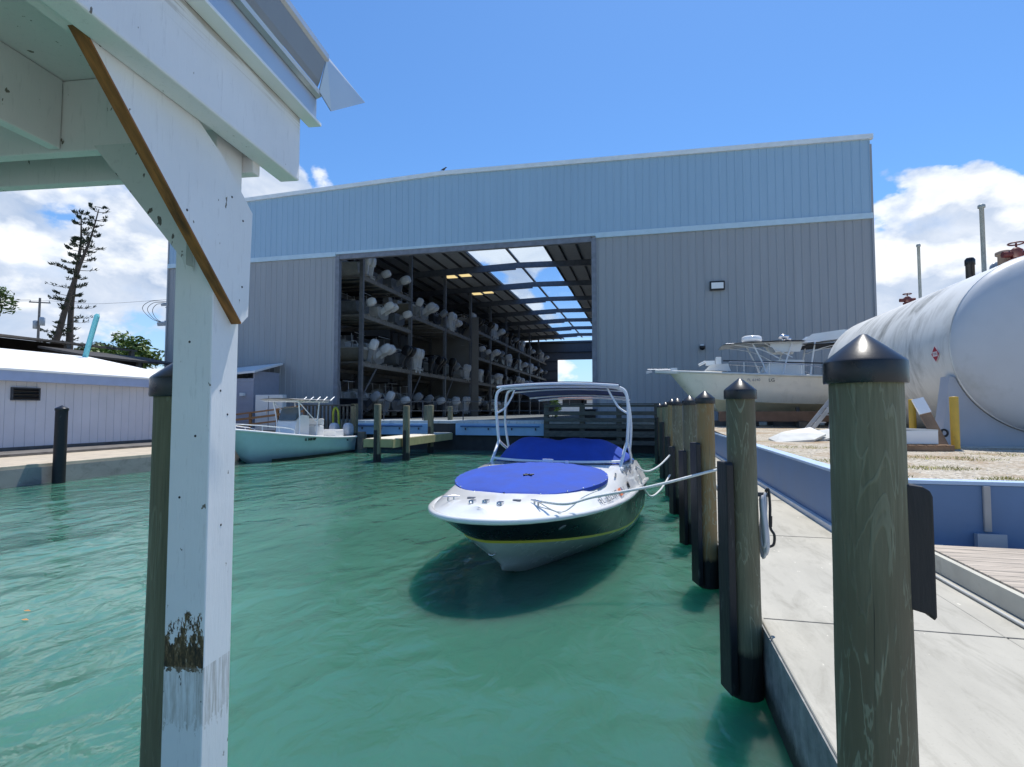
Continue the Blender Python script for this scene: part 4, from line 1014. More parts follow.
for m_, z_ in ((.05, 2.2), (.09, 2.12), (.07, 1.75)): a.lathe([(.004, -.002), (.004, .001), (.001, .0015)], L3(po, pm + m_, z_), 8, Matrix.Rotation(A6, 3, 'Z') @ Matrix.Rotation(R(90), 3, 'Y'))
build_each(a, 'nail', BLACKP, she, True)
# two cross beams going left, one each side of the post
def bm_(x, y, mm):
    w_ = onplane(x, y, Mv, mm); return N.dot(w_), w_.z
_, zf = bm_(50, 159, pm); _, zt1 = bm_(50, 93, pm)
a = MB(); sbox(a, po - 4.2, po - S - .001, pm - .04, pm + .003, zf, zt1 + .012); a.build('cross_beam', GPAINT, she, True, bevel=.004)
_, zf2 = bm_(50, 184, pm + S)
a = MB(); sbox(a, po - 4.2, po + .04, pm + S + .002, pm + S + .045, zf2, zf2 + .3); a.build('cross_beam', GPAINT, she, True, bevel=.004)
# brace under the cross beam
q = [bm_(x, y, pm - .045) for x, y in ((95, 158), (150, 155), (205, 235), (200, 262), (175, 250))]
a = MB(); a.prism([L3(n, pm - .045, z) for n, z in ((q[0][0], zf + .01), (po - S * .5, zf + .01), (po - S * .5, q[4][1] - .05), (q[4][0] + .03, q[4][1] - .03))], Mv * .04)
a.build('cross_brace', white_paint('flaking_grey_paint', (.62, .64, .63), .07, (.10, .09, .08), False), she, True, bevel=.003)
# joists and ceiling boards
nj, zj = bm_(60, 149, pm - .045)
for k in range(4):
    n1 = nj - .62 * k
    a = MB(); sbox(a, n1 - .042, n1, pm - 3.2, pm - .043, zj, zt1 + .012); a.build('joist', GPAINT, she, True, bevel=.004)
for k in range(14):
    a = MB(); n1 = po + .04 - k * .30; sbox(a, n1 - .298, n1, pm - 3.3, pm + .3, zt1 + .014, zt1 + .034); a.build('ceiling_board', GPAINT, she, True)
# inner rim board between ceiling and beam (dark gap filler)
a = MB(); sbox(a, po - .02, po + TH, pm - 3.2, pm - .05, ZBB + .02, zt1 + .012); a.build('rim_board', GPAINT, she, True)
# fascia strip, drip edge, metal roof
a = MB(); sbox(a, po + .117, po + .172, pm - 3.2, ME + .06, ZBT - .062, ZBT - .05); a.build('drip_strip', TRIMW, she, True, bevel=.002)
a = MB(); sbox(a, po + .117, po + .155, pm - 3.2, ME + .05, ZBT - .049, ZBT + .065); a.build('fascia_board', METR, she, True, bevel=.003)
def rsec(pts2, m0, m1, name, mat, parent=she, thick=.003):
    """bent metal profile in the (n,z) plane swept along the eave"""
    a = MB(); P = [(po + n, ZBT + z) for n, z in pts2]
    lo = [L3(n, m0, z) for n, z in P]; hi = [L3(n, m1, z) for n, z in P]; off = N * -.002 + Z * thick
    a.grid([lo, hi], False); a.grid([[p + off for p in hi], [p + off for p in lo]], False)
    a.grid([hi, [p + off for p in hi]], False)
    return a.build(name, mat, parent, True)
rsec([(.157, .045), (.176, .052), (.180, .066), (.172, .074)], pm - 3.2, ME + .045, 'eave_flashing', METR)
rsec([(.172, .078), (.182, .10), (.205, .185)], pm - 3.2, ME + .02, 'eave_face', METD)
rsec([(.204, .180), (.214, .19), (.214, .212), (.17, .235), (-2.5, .80)], pm - 3.2, ME + .03, 'roof', METR)
a = MB(); q = [L3(po + n, ME + m, ZBT + z) for n, m, z in ((.206, .022, .195), (.176, .022, .062), (.19, .10, .022), (.235, .34, .19), (.20, .05, .215))]
for o_ in (V((0, 0, 0)), N * .003): a.add([p + o_ for p in q], [(0, 1, 2), (0, 2, 3), (0, 3, 4)])
a.build('corner_flap', METR, she, True)
# dark piling behind the shelter post
dp = CAM + ray(187, 411) * 2.13
piling(dp.x, dp.y, 2.29, 'dark capped piling partly hidden behind the white shelter post', WOOD, None, 10, .118)

# ================================================================ MAIN RUNABOUT
BL = 6.2; HD = R(5.8); tip = V((-1.875, 5.98, 0))
fwd = V((-math.sin(HD), -math.cos(HD), 0))
ba = thing('bowrider_boat', 'white and black bowrider with royal blue covers and white tower moored in the slip', 'motorboat', tip - fwd * BL, math.atan2(fwd.y, fwd.x))
us = [0, .12, .25, .38, .48, .56, .63, .69, .74, .79, .83, .87, .90, .93, .955, .975, .988, .996, 1.]
def shape(s, L0=3.4, e=2.5, pw=.5): 
    q = 1 - min(max(s, 0) / L0, 1); return max(0, 1 - q ** e) ** pw
def bline(xe, bmax, z0, z1, zp=2., k0=3.4, e=2.5, minb=.0, pw=.5):
    out = []
    for u in us:
        x = u * xe; b_ = bmax * shape(xe - x, k0, e, pw) * (.95 + .05 * min(1, u * 2)); out.append((x, max(b_, minb), z0 + (z1 - z0) * u ** zp))
    return out
ba.scale = (1, 1.06, 1); WM[ba.name] = WM[ba.name] @ Matrix.Diagonal((1, 1.06, 1, 1))
rail = bline(BL, 1.25, .735, .92, 1., 3.43, 2.43)
strip = bline(BL - .42, 1.20, .22, .62, k0=3.9, e=2.1, pw=.68)
stripL = bline(BL - .445, 1.195, .185, .585, k0=3.9, e=2.1, pw=.68)
mid = bline(BL - .66, 1.16, .10, .38, k0=4.1, e=1.9, pw=.8)
chine = bline(BL - .95, 1.10, -.04, .20, k0=4.3, e=1.8, pw=.9)
keel = [(u * (BL - 1.30), 0.0, -.32 + .39 * u ** 7) for u in us]
chine2 = [(x, y * .5, (z + k[2]) / 2) for (x, y, z), k in zip(chine, keel)]
def band(lines):
    rows = []
    for i in range(len(us)):
        rows.append([V((l[i][0], s_ * l[i][1], l[i][2])) for l in lines for s_ in (1,)])
    return rows
def both(mb, lines):
    for s_ in (1, -1): mb.grid([[V((l[i][0], s_ * l[i][1], l[i][2])) for l in lines] for i in range(len(us))], True)
a = MB(); both(a, [rail, [(p[0] * .5 + q[0] * .5 + .02, (p[1] + q[1]) / 2 + .0, (p[2] + q[2]) / 2) for p, q in zip(rail, strip)], strip]); hs = a.build('hull_side', NAVY, ba); clean(hs)
a = MB(); both(a, [strip, stripL]); clean(a.build('pinstripe', YEL, ba))
a = MB(); both(a, [stripL, mid, chine, chine2, keel])
tr = [V((0, s_ * l[0][1], l[0][2])) for s_, ls in ((1, [rail, strip, chine, keel]), (-1, [chine, strip, rail])) for l in ls]; a.cap(tr); clean(a.build('hull_bottom', M('aged_white_hull', (.60, .63, .58), .25, var=.05, coat=.4), ba))
# rub rail
a = MB()
pth = [V((x, y + .012, z)) for x, y, z in rail]; pth2 = [V((x, -y - .012, z)) for x, y, z in rail][::-1][1:]
a.tube(pth + pth2, .038, 8); a.build('rub_rail', GEL, ba)
# deck: sloped coaming then crowned deck
def dz2(x):                                  # height of the deck's inner edge, bow low and windshield high
    s_ = BL - x; K = ((0, 1.02), (.9, 1.05), (2., 1.15), (3.1, 1.25), (4.2, 1.26), (6.3, 1.10))
    for (a_, za), (b_, zb) in zip(K, K[1:]):
        if s_ <= b_: f = (s_ - a_) / (b_ - a_); return za + (zb - za) * f
    return K[-1][1]
d1 = [(x - (.03 + .05 * u), max(y - .05, 0) * .97, z * .5 + dz2(x) * .5) for u, (x, y, z) in zip(us, rail)]
d2 = [(x - (.06 + .12 * u), max(y - .12, 0) * .93, dz2(x)) for u, (x, y, z) in zip(us, rail)]
d3 = [(x, y * .5, z + .025) for x, y, z in d2]; d4 = [(x, 0., z + .035) for x, y, z in d2]
a = MB(); both(a, [rail, d1, d2, d3, d4]); dko = a.build('deck', GEL, ba); clean(dko)
def deckz(x):                               # height of deck centre
    for i in range(len(us) - 1):
        if d4[i][0] <= x <= d4[i + 1][0]:
            f = (x - d4[i][0]) / (d4[i + 1][0] - d4[i][0]); return d4[i][2] * (1 - f) + d4[i + 1][2] * f
    return d4[-1][2]
# bow cover
a = MB(); rows = []
xa, xb = BL - 3.14, BL - 1.02
for i in range(21):
    q = i / 20; x = xa + (xb - xa) * q; h = 1.05 * (max(0, 1 - max(0, (q - .40) / .60) ** 2.2)) ** .5 * (1 - .40 * max(0, 1 - q / .42) ** 2); h = max(h, .02)
    rows.append([V((x, h * k / 7, deckz(x) + .016 + .007 * math.sin(5.2 * x + 1.3 * k) * math.sin(math.pi * q) + .006 * math.sin(2.6 * k - 3.1 * x) * (1 - q) - .03 * (k / 7) ** 2 + .055 * (1 - (k / 7) ** 2) * math.sin(math.pi * min(1, q * .9 + .1)))) for k in range(-7, 8)])
a.grid(rows, True)
rim = [r_[0] for r_ in rows] + [r_[-1] for r_ in rows[::-1]]
a.grid([rim, [p - V((0, 0, .05)) for p in rim]], False, True)
a.build('bow_cover', CANV, ba)
a = MB()
for i in range(1, 21, 2):
    for s_ in (0, -1): p = rows[i][s_]; a.lathe([(.014, 0), (.010, .008), (.002, .010)], (p.x, p.y * .985, p.z), 8)
a.build('snap', CHROME, ba)
a = MB(); p = V((BL - 1.9, .05, deckz(BL - 1.9) + .07)); a.tube([p - V((.05, .06, 0)), p + V((.05, .06, 0))], .012, 6); a.tube([p - V((-.05, .06, 0)), p + V((-.05, .06, 0))], .012, 6); a.build('cover_vent', NAVY, ba)
# cockpit cover draped over the windshield
prof = [(3.02, .03), (2.92, .10), (2.78, .22), (2.62, .33), (2.45, .39), (2.25, .40), (1.9, .37), (1.4, .33), (.9, .26), (.45, .12), (.25, .02)]
a = MB(); rows = []
for x, h in prof:
    hw = 1.06 if x > .8 else 1.0
    row = []
    for k in range(-10, 11):
        q = k / 10; aq = abs(q)
        e = 1 - aq ** 8 ; wv = .018 * math.sin(9 * q + 3 * x) + .016 * math.sin(23 * q - 6 * x) - .05 * max(0, math.cos(math.pi * 2.5 * q)) * (1 if 1.0 < x < 2.6 else 0)
        # the cover follows the wrapped windshield: its front lags at the sides
        xs = x - .42 * aq ** 2.2 * min(1, max(0, (x - 1.2) / 1.2))
        row.append(V((xs, q * hw, deckz(x) - .02 + h * e + wv * e * (h > .1))))
    rows.append(row)
a.grid(rows, True); a.build('cockpit_cover', CANV, ba, sub=1)
# windshield frame
fr = [V((3.06 - .45 * (abs(y) / 1.08) ** 2.2, y, deckz(3.) + .035)) for y in [-1.08 + .12 * k for k in range(19)]]
a = MB(); a.tube(fr, .022, 8); a.box((3.08, .0, deckz(3.) + .05), (.06, .16, .06)); a.box((3.08, .30, deckz(3.) + .035), (.05, .05, .05)); wf = a.build('windshield_frame', TUBE, ba)
# wakeboard tower
for s_ in (-1, 1):
    a = MB(); a.tube(arc([(2.78, s_ * 1.06, 1.20), (2.45, s_ * 1.08, 1.46), (2.25, s_ * 1.10, 1.60)], 5) + arc([(2.25, s_ * 1.105, 1.62), (2.28, s_ * 1.13, 2.0), (2.34, s_ * 1.12, 2.38), (2.36, s_ * 1.02, 2.53), (2.37, s_ * .7, 2.565), (2.37, 0, 2.58)], 6), .026, 8)
    a.build('tower_leg', TUBE, ba)
    a = MB(); a.tube(arc([(1.50, s_ * 1.06, 1.18), (1.52, s_ * 1.07, 1.30), (2.02, s_ * 1.10, 1.50), (2.25, s_ * 1.105, 1.60)], 5), .024, 8)
    a.tube(arc([(1.75, s_ * 1.08, 1.40), (1.85, s_ * 1.12, 1.9), (1.95, s_ * 1.07, 2.38), (2.05, s_ * .94, 2.53), (2.2, s_ * .6, 2.56), (2.3, 0, 2.57)], 6), .021, 8)
    a.tube(arc([(2.3, s_ * 1.12, 2.10), (2.28, s_ * .98, 2.2), (2.26, s_ * .86, 2.40), (2.3, s_ * .80, 2.53)], 5), .018, 8)
    a.build('tower_leg', TUBE, ba)
    MB().box((2.80, s_ * 1.06, 1.20), (.16, .10, .05)).build('tower_foot', TUBE, ba, bevel=.01)
# bimini
rows = []
for i in range(9):
    q = i / 8; x = 2.58 - 2.28 * q
    rows.append([V((x, (1.02 - .10 * q) * k / 6, 2.585 - .20 * q ** 1.3 + .05 * (1 - (k / 6) ** 2) - .03 * abs(math.sin(q * math.pi * 3)))) for k in range(-6, 7)])
a = MB(); a.grid(rows, True); a.grid([[p + V((0, 0, .012)) for p in r_] for r_ in rows[::-1]], True)
for ed in (rows[0], rows[-1], [r_[0] for r_ in rows], [r_[-1] for r_ in rows]): a.grid([ed, [p + V((0, 0, .012)) for p in ed]], False)
a.build('bimini_top', CANVD, ba)
for i in (0, 3, 6, 8):
    a = MB(); a.tube([p - V((0, 0, .022)) for p in rows[i]], .016 if i else .024, 6); a.build('bimini_bow', TUBE, ba)
# bow hardware: cleats, lights, eye, speaker hole
def cleat(x, y, ang):
    z = deckz(x) * 0 + zon(x, y); Mz = Matrix.Rotation(ang, 3, 'Z'); a = MB()
    a.tube([V((x, y, z + .045)) + Mz @ V((-.10, 0, 0)), V((x, y, z + .05)), V((x, y, z + .045)) + Mz @ V((.10, 0, 0))], [.008, .014, .008], 8)
    for o_ in (-.035, .035): p = V((x, y, z - .01)) + Mz @ V((o_, 0, 0)); a.tube([p, p + V((0, 0, .055))], .012, 6)
    a.build('cleat', CHROME, ba)
def zon(x, y):
    y = abs(y); best = 1.0
    lines = [rail, d1, d2, d3, d4]
    def at(l):
        for i in range(len(us) - 1):
            if l[i][0] <= x <= l[i + 1][0]:
                f = (x - l[i][0]) / max(1e-6, l[i + 1][0] - l[i][0]); return (l[i][1] * (1 - f) + l[i + 1][1] * f, l[i][2] * (1 - f) + l[i + 1][2] * f)
        return (0, l[-1][2])
    ps = [at(l) for l in lines]
    for (ya, za), (yb_, zb) in zip(ps, ps[1:]):
        if yb_ <= y <= ya: f = (y - yb_) / max(1e-6, ya - yb_); return zb + (za - zb) * f
    return ps[-1][1]
cleat(BL - .62, .52, .9); cleat(BL - .62, -.52, -.9); cleat(1.0, 1.10, 0); cleat(3.4, 1.08, .1)
a = MB()
for y in (-.16, .0, .17):
    x = BL - .40; z = zon(x, y); a.box((x, y, z + .015), (.09, .06, .035)); a.lathe([(.02, 0), (.02, .02), (.002, .025)], (x + .045, y, z + .005), 8, Matrix.Rotation(R(80), 3, 'Y'))
build_each(a, 'bow_light', CHROME, ba, bevel=.004)
a = MB()
for y in (-.28, .28): x = BL - .66; a.box((x, y, zon(x, y) + .008), (.05, .09, .02))
build_each(a, 'deck_plate', GREYL, ba, bevel=.004)
p = V((BL - .66, 0, .42)); a = MB(); a.tube(arc([p + V((-.02, -.03, .02)), p + V((.07, -.03, 0)), p + V((.08, 0, -.01)), p + V((.07, .03, 0)), p + V((-.02, .03, .02))], 4), .012, 6); a.build('bow_eye', CHROME, ba)
# emblem on the black bow side, speaker port, registration, graphics on the port side
def side_frame(x, fz, ln_a, ln_b, sgn=1):
    """point and frame on the surface between two hull lines at station x; fz 0..1 from b to a"""
    def at(l, x_):
        for i in range(len(us) - 1):
            if l[i][0] <= x_ <= l[i + 1][0]:
                f = (x_ - l[i][0]) / max(1e-6, l[i + 1][0] - l[i][0]); return V((x_, sgn * (l[i][1] * (1 - f) + l[i + 1][1] * f), l[i][2] * (1 - f) + l[i + 1][2] * f))
        return V(l[-1])
    A, B = at(ln_a, x), at(ln_b, x); A2 = at(ln_a, x - .05); p = B.lerp(A, fz); ex = (A2 - A).normalized()
    if sgn < 0: ex = -ex
    ey = (A - B); ey = (ey - ex * ey.dot(ex)).normalized(); ez = ex.cross(ey)
    Mx = Matrix((ex, ey, ez)).transposed().to_4x4(); Mx.translation = p + ez * .018; return Mx
text_mesh('registration_number', 'FL', .15, GREYL, ba, side_frame(4.52, .62, d1, rail))
text_mesh('registration_number', '8325', .15, GREYL, ba, side_frame(4.22, .62, d1, rail))
text_mesh('registration_number', 'NT', .15, GREYL, ba, side_frame(3.92, .62, d1, rail))
text_mesh('registration_number', '7', .12, GREYL, ba, side_frame(3.40, .62, d1, rail))
Mx = side_frame(3.66, .62, d1, rail); a = MB(); a.box((0, 0, 0), (.12, .11, .004)); [None]; a.v = [tuple(Mx @ V(p)) for p in a.v]; a.build('registration_sticker', ORNG, ba)
Mx = side_frame(3.54, .62, d1, rail); a = MB(); a.box((0, 0, 0), (.05, .11, .004)); a.v = [tuple(Mx @ V(p)) for p in a.v]; a.build('registration_sticker', M('purple_grey_sticker', (.2, .16, .26), .5), ba)
Mx = side_frame(2.95, .7, d1, rail); a = MB(); a.lathe([(.055, -.004), (.055, .006), (.045, .008)], n=18); a.v = [tuple(Mx @ V(p)) for p in a.v]; a.build('speaker_port', BLACKP, ba)
for xx, ww, fz in ((2.72, .10, .6), (2.52, .16, .45), (2.26, .14, .6), (2.02, .16, .4), (1.75, .18, .55)):
    Mx = side_frame(xx, fz, d2, d1); a = MB(); a.prism([(-ww / 2, -.03, 0), (ww / 2, -.02, 0), (ww / 2 - .03, .035, 0), (-ww / 2 + .02, .03, 0)], (0, 0, .003)); a.v = [tuple(Mx @ V(p)) for p in a.v]; a.build('side_graphic', GREYL, ba)
Mx = side_frame(5.25, .55, rail, strip); a = MB(); a.lathe([(.055, 0), (.055, .006), (.03, .008)], n=6); a.v = [tuple(Mx @ V(p)) for p in a.v]; a.build('bow_emblem', GREYL, ba)
# outdrive/swim step at the stern
MB().bx(-.45, 0, -1.0, 1.0, .22, .30).build('swim_platform', GEL, ba, bevel=.02)

BW = WM[ba.name]
def bpt(x, y, z): return BW @ V((x, y, z))
# ---- mooring lines
def rope(pts, label, r=.018):
    path = arc(pts, 10); o = MB().tube(path, r, 8).build('mooring_line', ROPE); tag(o, label, 'rope', 'mooring lines of the bowrider'); return o
P3 = V((pxX(706, 7.3), 7.3, 0)); cz = zon(BL - .62, .52) + .05
c0 = bpt(BL - .62, .52, cz)
k0 = P3 + V((-.12, -.13, 1.30)); 
coil = [P3 + V((.15 * math.cos(q), .15 * math.sin(q), 1.40 + .04 * math.sin(q * .5 + 1))) for q in (R(-80), R(-40), R(0), R(45), R(90))]
rope([c0, bpt(BL - .62, .85, cz - .02), c0.lerp(coil[0], .33) + V((0, 0, -.07)), c0.lerp(coil[0], .66) + V((0, 0, -.06))] + coil + [P3 + V((.155, .02, 1.1)), P3 + V((.16, -.03, .85)), P3 + V((.15, 0, .60))], 'white bow line running from the bow cleat to the tan piling', .017)
c1 = bpt(1.0, 1.10, zon(1., 1.1) + .05); P5 = V((pxX(677.5, 12.3) - .17, 12.2, 1.22)); 
rope([c1, c1.lerp(P5, .3) + V((0, 0, -.16)), c1.lerp(P5, .65) + V((0, 0, -.14)), P5], 'upper short white stern line slack to the dock piling')
c2 = bpt(.9, 1.24, .75); P5b = V((pxX(677.5, 12.3) - .18, 12.1, .82)); c2 = bpt(1.6, 1.2, .98)
rope([c2, c2.lerp(P5b, .3) + V((0, 0, -.38)), c2.lerp(P5b, .65) + V((0, 0, -.30)), P5b], 'lower white spring line sagging to the dock piling')
# spare line lying over foredeck
rp = MB().tube(arc([c0 + V((0, 0, .0)), bpt(BL - .72, .78, zon(BL - .72, .78) + .02), bpt(BL - .95, .98, zon(BL - .95, .98) + .02), bpt(BL - 1.3, 1.08, zon(BL - 1.3, 1.08) + .03)], 6), .010, 6).build('mooring_line', ROPE)
tag(rp, 'thin grey line lying on the bowrider foredeck beside the cleat', 'rope', 'mooring lines of the bowrider')

# ---- hose coil hung on the second piling
h = V((pxX(742, 4.62) + .125, 4.62, 0)); hc = thing('hose_coil', 'narrow grey-white coiled hose hanging on the green piling by the concrete dock', 'hose', h + V((0, 0, 1.3)))
a = MB()
for k in range(7):
    cx = h.x + .005 + .010 * (k % 3); cy = h.y - .03 + .010 * k; rz_ = .19 + .015 * ((k * 5) % 4)
    a.tube([V((cx + .010 * math.sin(2 * q), cy + .035 * math.sin(q), 1.30 + rz_ * math.cos(q) - .03 * k % .05)) for q in [2 * math.pi * j / 22 for j in range(23)]], .012, 6)
a.build('coil', M('grey_hose', (.50, .51, .54), .5, var=.1), hc, True)
a = MB(); a.tube(arc([h + V((.03, 0, 1.52)), h + V((.05, .0, 1.54)), h + V((.06, 0, 1.42)), h + V((.058, 0, 1.26)), h + V((.085, 0, 1.20)), h + V((.08, 0, 1.13)), h + V((.05, 0, 1.11))], 5), .010, 6); a.build('hose_end', BLACKP, hc, True)
MB().tube([h + V((.062, 0, 1.34)), h + V((.06, 0, 1.26))], .013, 8).build('nozzle', BLACKP, hc, True); MB().box(h + V((0, 0, 1.5)), (.09, .03, .03)).build('hook', DARK, hc, True)

# ================================================================ SEAFOAM CENTRE CONSOLE (left)
def dispboat(root, L, B, fb0, fb1, hm, dm, draft=.35, flare=.3, n=13):
    """displacement-style deep-V hull, bow +x; returns sheer points"""
    rows = []; sheer = []
    for i in range(n):
        u = (i / (n - 1)) ** .85; x = u * L; f = max(0, 1 - max(0, (u - .35) / .65) ** 2.3); b_ = B / 2 * f ** .75 * (.93 + .07 * min(1, u * 3))
        zs = fb0 + (fb1 - fb0) * u ** 1.8; kz = -draft + (draft + .15) * max(0, (u - .72) / .28) ** 2; zc = .08 + .40 * u ** 3; cb = b_ * (.92 - flare * u)
        pr = [(0, kz), (cb * .55, (kz + zc) * .5), (cb, zc), (cb + (b_ - cb) * .35, zc + (zs - zc) * .5), (b_, zs)]
        rk = lambda z: x - (1 - (z + draft) / (fb1 + draft)) * .17 * L * u ** 3
        rows.append([V((rk(z), -y, z)) for y, z in pr[::-1]] + [V((rk(z), y, z)) for y, z in pr[1:]]); sheer.append((V((rk(zs), -b_, zs)), V((rk(zs), b_, zs))))
    a = MB(); a.grid(rows, True); a.cap(rows[0][::-1]); o = a.build('hull', hm, root); clean(o)
    d = MB(); d.grid([[s_[0], s_[0].lerp(s_[1], .5) + V((0, 0, .03)), s_[1]] for s_ in sheer], True)
    for j in (0, 1): d.tube([s_[j] + V((0, 0, .015)) for s_ in sheer], .055, 8)
    d.build('deck', dm, root)
    return sheer
sf = thing('seafoam_boat', 'seafoam green centre console fishing boat moored along the left quay', 'fishing boat', (-15.98, 26.9, 0), R(-91.5))
shr = dispboat(sf, 8.0, 2.5, .80, 1.42, TEAL, GEL)
a = MB(); a.grid([[V((p[0].x * 1.001, s_ * p[1].y * .955, -.02)), V((p[0].x, s_ * p[1].y * .958, .13))] for p in shr[:10] for s_ in (1,)], True); a.grid([[V((p[0].x, -p[1].y * .955, -.02)), V((p[0].x, -p[1].y * .958, .13))] for p in shr[:10]], True); a.build('boot_stripe', BLACKP, sf)
a = MB(); a.prism([(3.2, -.5, .95), (4.3, -.5, .95), (4.1, -.5, 1.7), (3.75, -.5, 1.95), (3.2, -.5, 1.9)], (0, 1., 0)); a.build('console', GEL, sf, bevel=.03)
a = MB(); a.prism([(3.8, -.45, 1.95), (4.15, -.45, 1.72), (3.95, -.42, 2.3), (3.75, -.42, 2.35)], (0, .9, 0)); a.build('windscreen', M('smoked_screen', (.10, .13, .15), .1), sf)
a = MB(); a.bx(2.0, 2.7, -.55, .55, .92, 1.45); a.bx(2.0, 2.12, -.55, .55, 1.45, 1.78); a.build('leaning_post', GEL, sf, bevel=.05)
a = MB()
for sx in (2.75, 4.1):
    for sy in (-.62, .62): a.tube(arc([(sx, sy, .95), (sx - .05, sy, 1.7), (sx + (.15 if sx > 3 else -.1), sy * 1.1, 2.62)], 4), .032, 8)
for sy in (-.62, .62): a.tube([(2.72, sy, 1.6), (4.2, sy * 1.08, 2.55)], .025, 6); a.tube([(2.65, sy, 2.6), (4.2, sy, 2.6)], .03, 6)
for sx in (2.2, 3., 3.8, 4.6): a.tube([(sx, -.9, 2.6), (sx, .9, 2.6)], .026, 6)
a.build('top_frame', TUBE, sf)
a = MB(); rows = [[V((x, y, 2.68 + .05 * (1 - (y / .95) ** 2))) for y in (-.95, -.6, -.2, .2, .6, .95)] for x in (1.9, 2.8, 3.7, 4.9)]; a.grid(rows, True); a.grid([[p - V((0, 0, .03)) for p in r_] for r_ in rows[::-1]], True); a.build('hard_top', GELG, sf)
a = MB()
for k in range(5): y = -.8 + .4 * k; a.tube([(1.9, y, 2.66), (1.55, y, 2.86)], .03, 6)
build_each(a, 'rod_holder', TUBE, sf)
a = MB()
for sy in (-1, 1):
    a.tube(arc([(5.0, sy * 1.02, 1.12), (5.1, sy * 1.0, 1.35), (6.3, sy * .78, 1.5), (7.3, sy * .36, 1.6), (7.7, 0, 1.62)], 5), .02, 6)
    for x, y, z in ((5.8, .86, 1.4), (6.6, .66, 1.5)): a.tube([(x, sy * y, z - .3), (x, sy * y, z + .03)], .016, 6)
a.build('bow_rail', TUBE, sf)
for y in (-.42, .42): outboard(sf, (-.40, y, .78), R(-8), SILV, ENG, .95)
a = MB(); a.bx(.2, 1.0, -.55, .55, .82, 1.2); a.build('stern_seat', GEL, sf, bevel=.05)
Mx = Matrix(((-1, 0, 0), (0, 0, 1), (0, 1, 0))).transposed().to_4x4()
def side_text(root, body, size, mat, x, y, z, name='registration_number'):
    Mx = Matrix.Translation((x, y, z)) @ Matrix.Rotation(math.pi, 4, 'Z') @ Matrix.Rotation(R(90), 4, 'X'); return text_mesh(name, body, size, mat, root, Mx, .012)
side_text(sf, 'FL 3418 NP', .17, BLACKP, 4.1, 1.235, .86)
side_text(sf, '265', .10, BLACKP, .9, 1.19, .68, 'hull_lettering')

# ================================================================ DRY-DOCKED SPORT BOAT (right)
GY = 27.0; gz = 1.47
gb = thing('sport_fishing_boat', 'ivory sport fishing boat with T-top propped on timbers before the barn', 'fishing boat', (10.6, GY, 2.35), math.pi)
BLn = 9.55
shr = dispboat(gb, BLn, 3.0, 1.15, 1.62, IVORY, GELG, .42, .30, 15)
PK = M('cream_bottom_paint', (.74, .64, .44), .5, var=.08)
a = MB()
for s_ in (1, -1):
    rws = []
    for i in range(13):
        u = (i / 14) ** .85; x = u * BLn; f = max(0, 1 - max(0, (u - .35) / .65) ** 2.3); b_ = 1.5 * f ** .75 * (.93 + .07 * min(1, u * 3)); zc = .08 + .40 * u ** 3; cb = b_ * (.92 - .30 * u); kz = -.42 + .57 * max(0, (u - .72) / .28) ** 2
        rk = lambda z: x - (1 - (z + .42) / 2.04) * .17 * BLn * u ** 3
        rws.append([V((rk(z), s_ * (y + .008), z - .006)) for y, z in ((0, kz), (cb * .55, (kz + zc) * .5), (cb, zc))])
    a.grid(rws, True)
a.build('bottom_paint', PK, gb)
a = MB(); a.grid([[V((x, -w_, 1.60 + z)), V((x, 0, 1.63 + z)), V((x, w_, 1.60 + z))] for x, w_, z in ((8.2, .42, -.02), (9.4, .30, .04), (10.15, .18, .10))], True); a.grid([[V((x, -w_, 1.48 + z)), V((x, 0, 1.46 + z)), V((x, w_, 1.48 + z))] for x, w_, z in ((8.2, .42, -.02), (9.4, .30, .04), (10.15, .18, .10))], True)
for s_ in (-1, 1): a.grid([[V((x, s_ * w_, 1.48 + z)), V((x, s_ * w_, 1.60 + z))] for x, w_, z in ((8.2, .42, -.02), (9.4, .30, .04), (10.15, .18, .10))], False)
a.build('bow_pulpit', GELG, gb)
a = MB(); a.tube([(9.3, 0, 1.72), (10.5, 0, 1.74)], .03, 6); a.bar((10.3, -.12, 1.66), (10.55, -.25, 1.6), .04, .1); a.bar((10.3, .12, 1.66), (10.55, .25, 1.6), .04, .1); a.box((9.3, 0, 1.72), (.3, .2, .16)); a.build('anchor', ALU, gb)
a = MB(); a.prism([(6.9, -.5, 1.62), (7.9, -.4, 1.66), (7.7, -.35, 1.86), (7.0, -.45, 1.9)], (0, .9, 0)); a.box((7.7, 0, 1.98), (.4, .3, .22)); a.tube([(7.9, .1, 2.05), (8.2, .15, 1.9)], .07, 8); a.box((7.35, .1, 2.05), (.25, .25, .4)); a.build('foredeck_gear', GEL, gb, bevel=.03)
a = MB()
for s_ in (-1, 1):
    a.tube(arc([(3.2, s_ * 1.35, 1.25), (3.3, s_ * 1.3, 1.6), (5., s_ * 1.2, 1.85), (7.0, s_ * .8, 1.98)], 5), .02, 6)
    for x, y, z in ((4.2, 1.28, 1.72), (5.4, 1.13, 1.88), (6.4, .95, 1.95)): a.tube([(x, s_ * y, z - .5), (x, s_ * y, z)], .015, 6)
a.build('bow_rail', CHROME, gb)
MB().tube([(2.6, .9, 1.80), (7.2, .5, 2.05)], .028, 6).build('outrigger', BLACKP, gb)
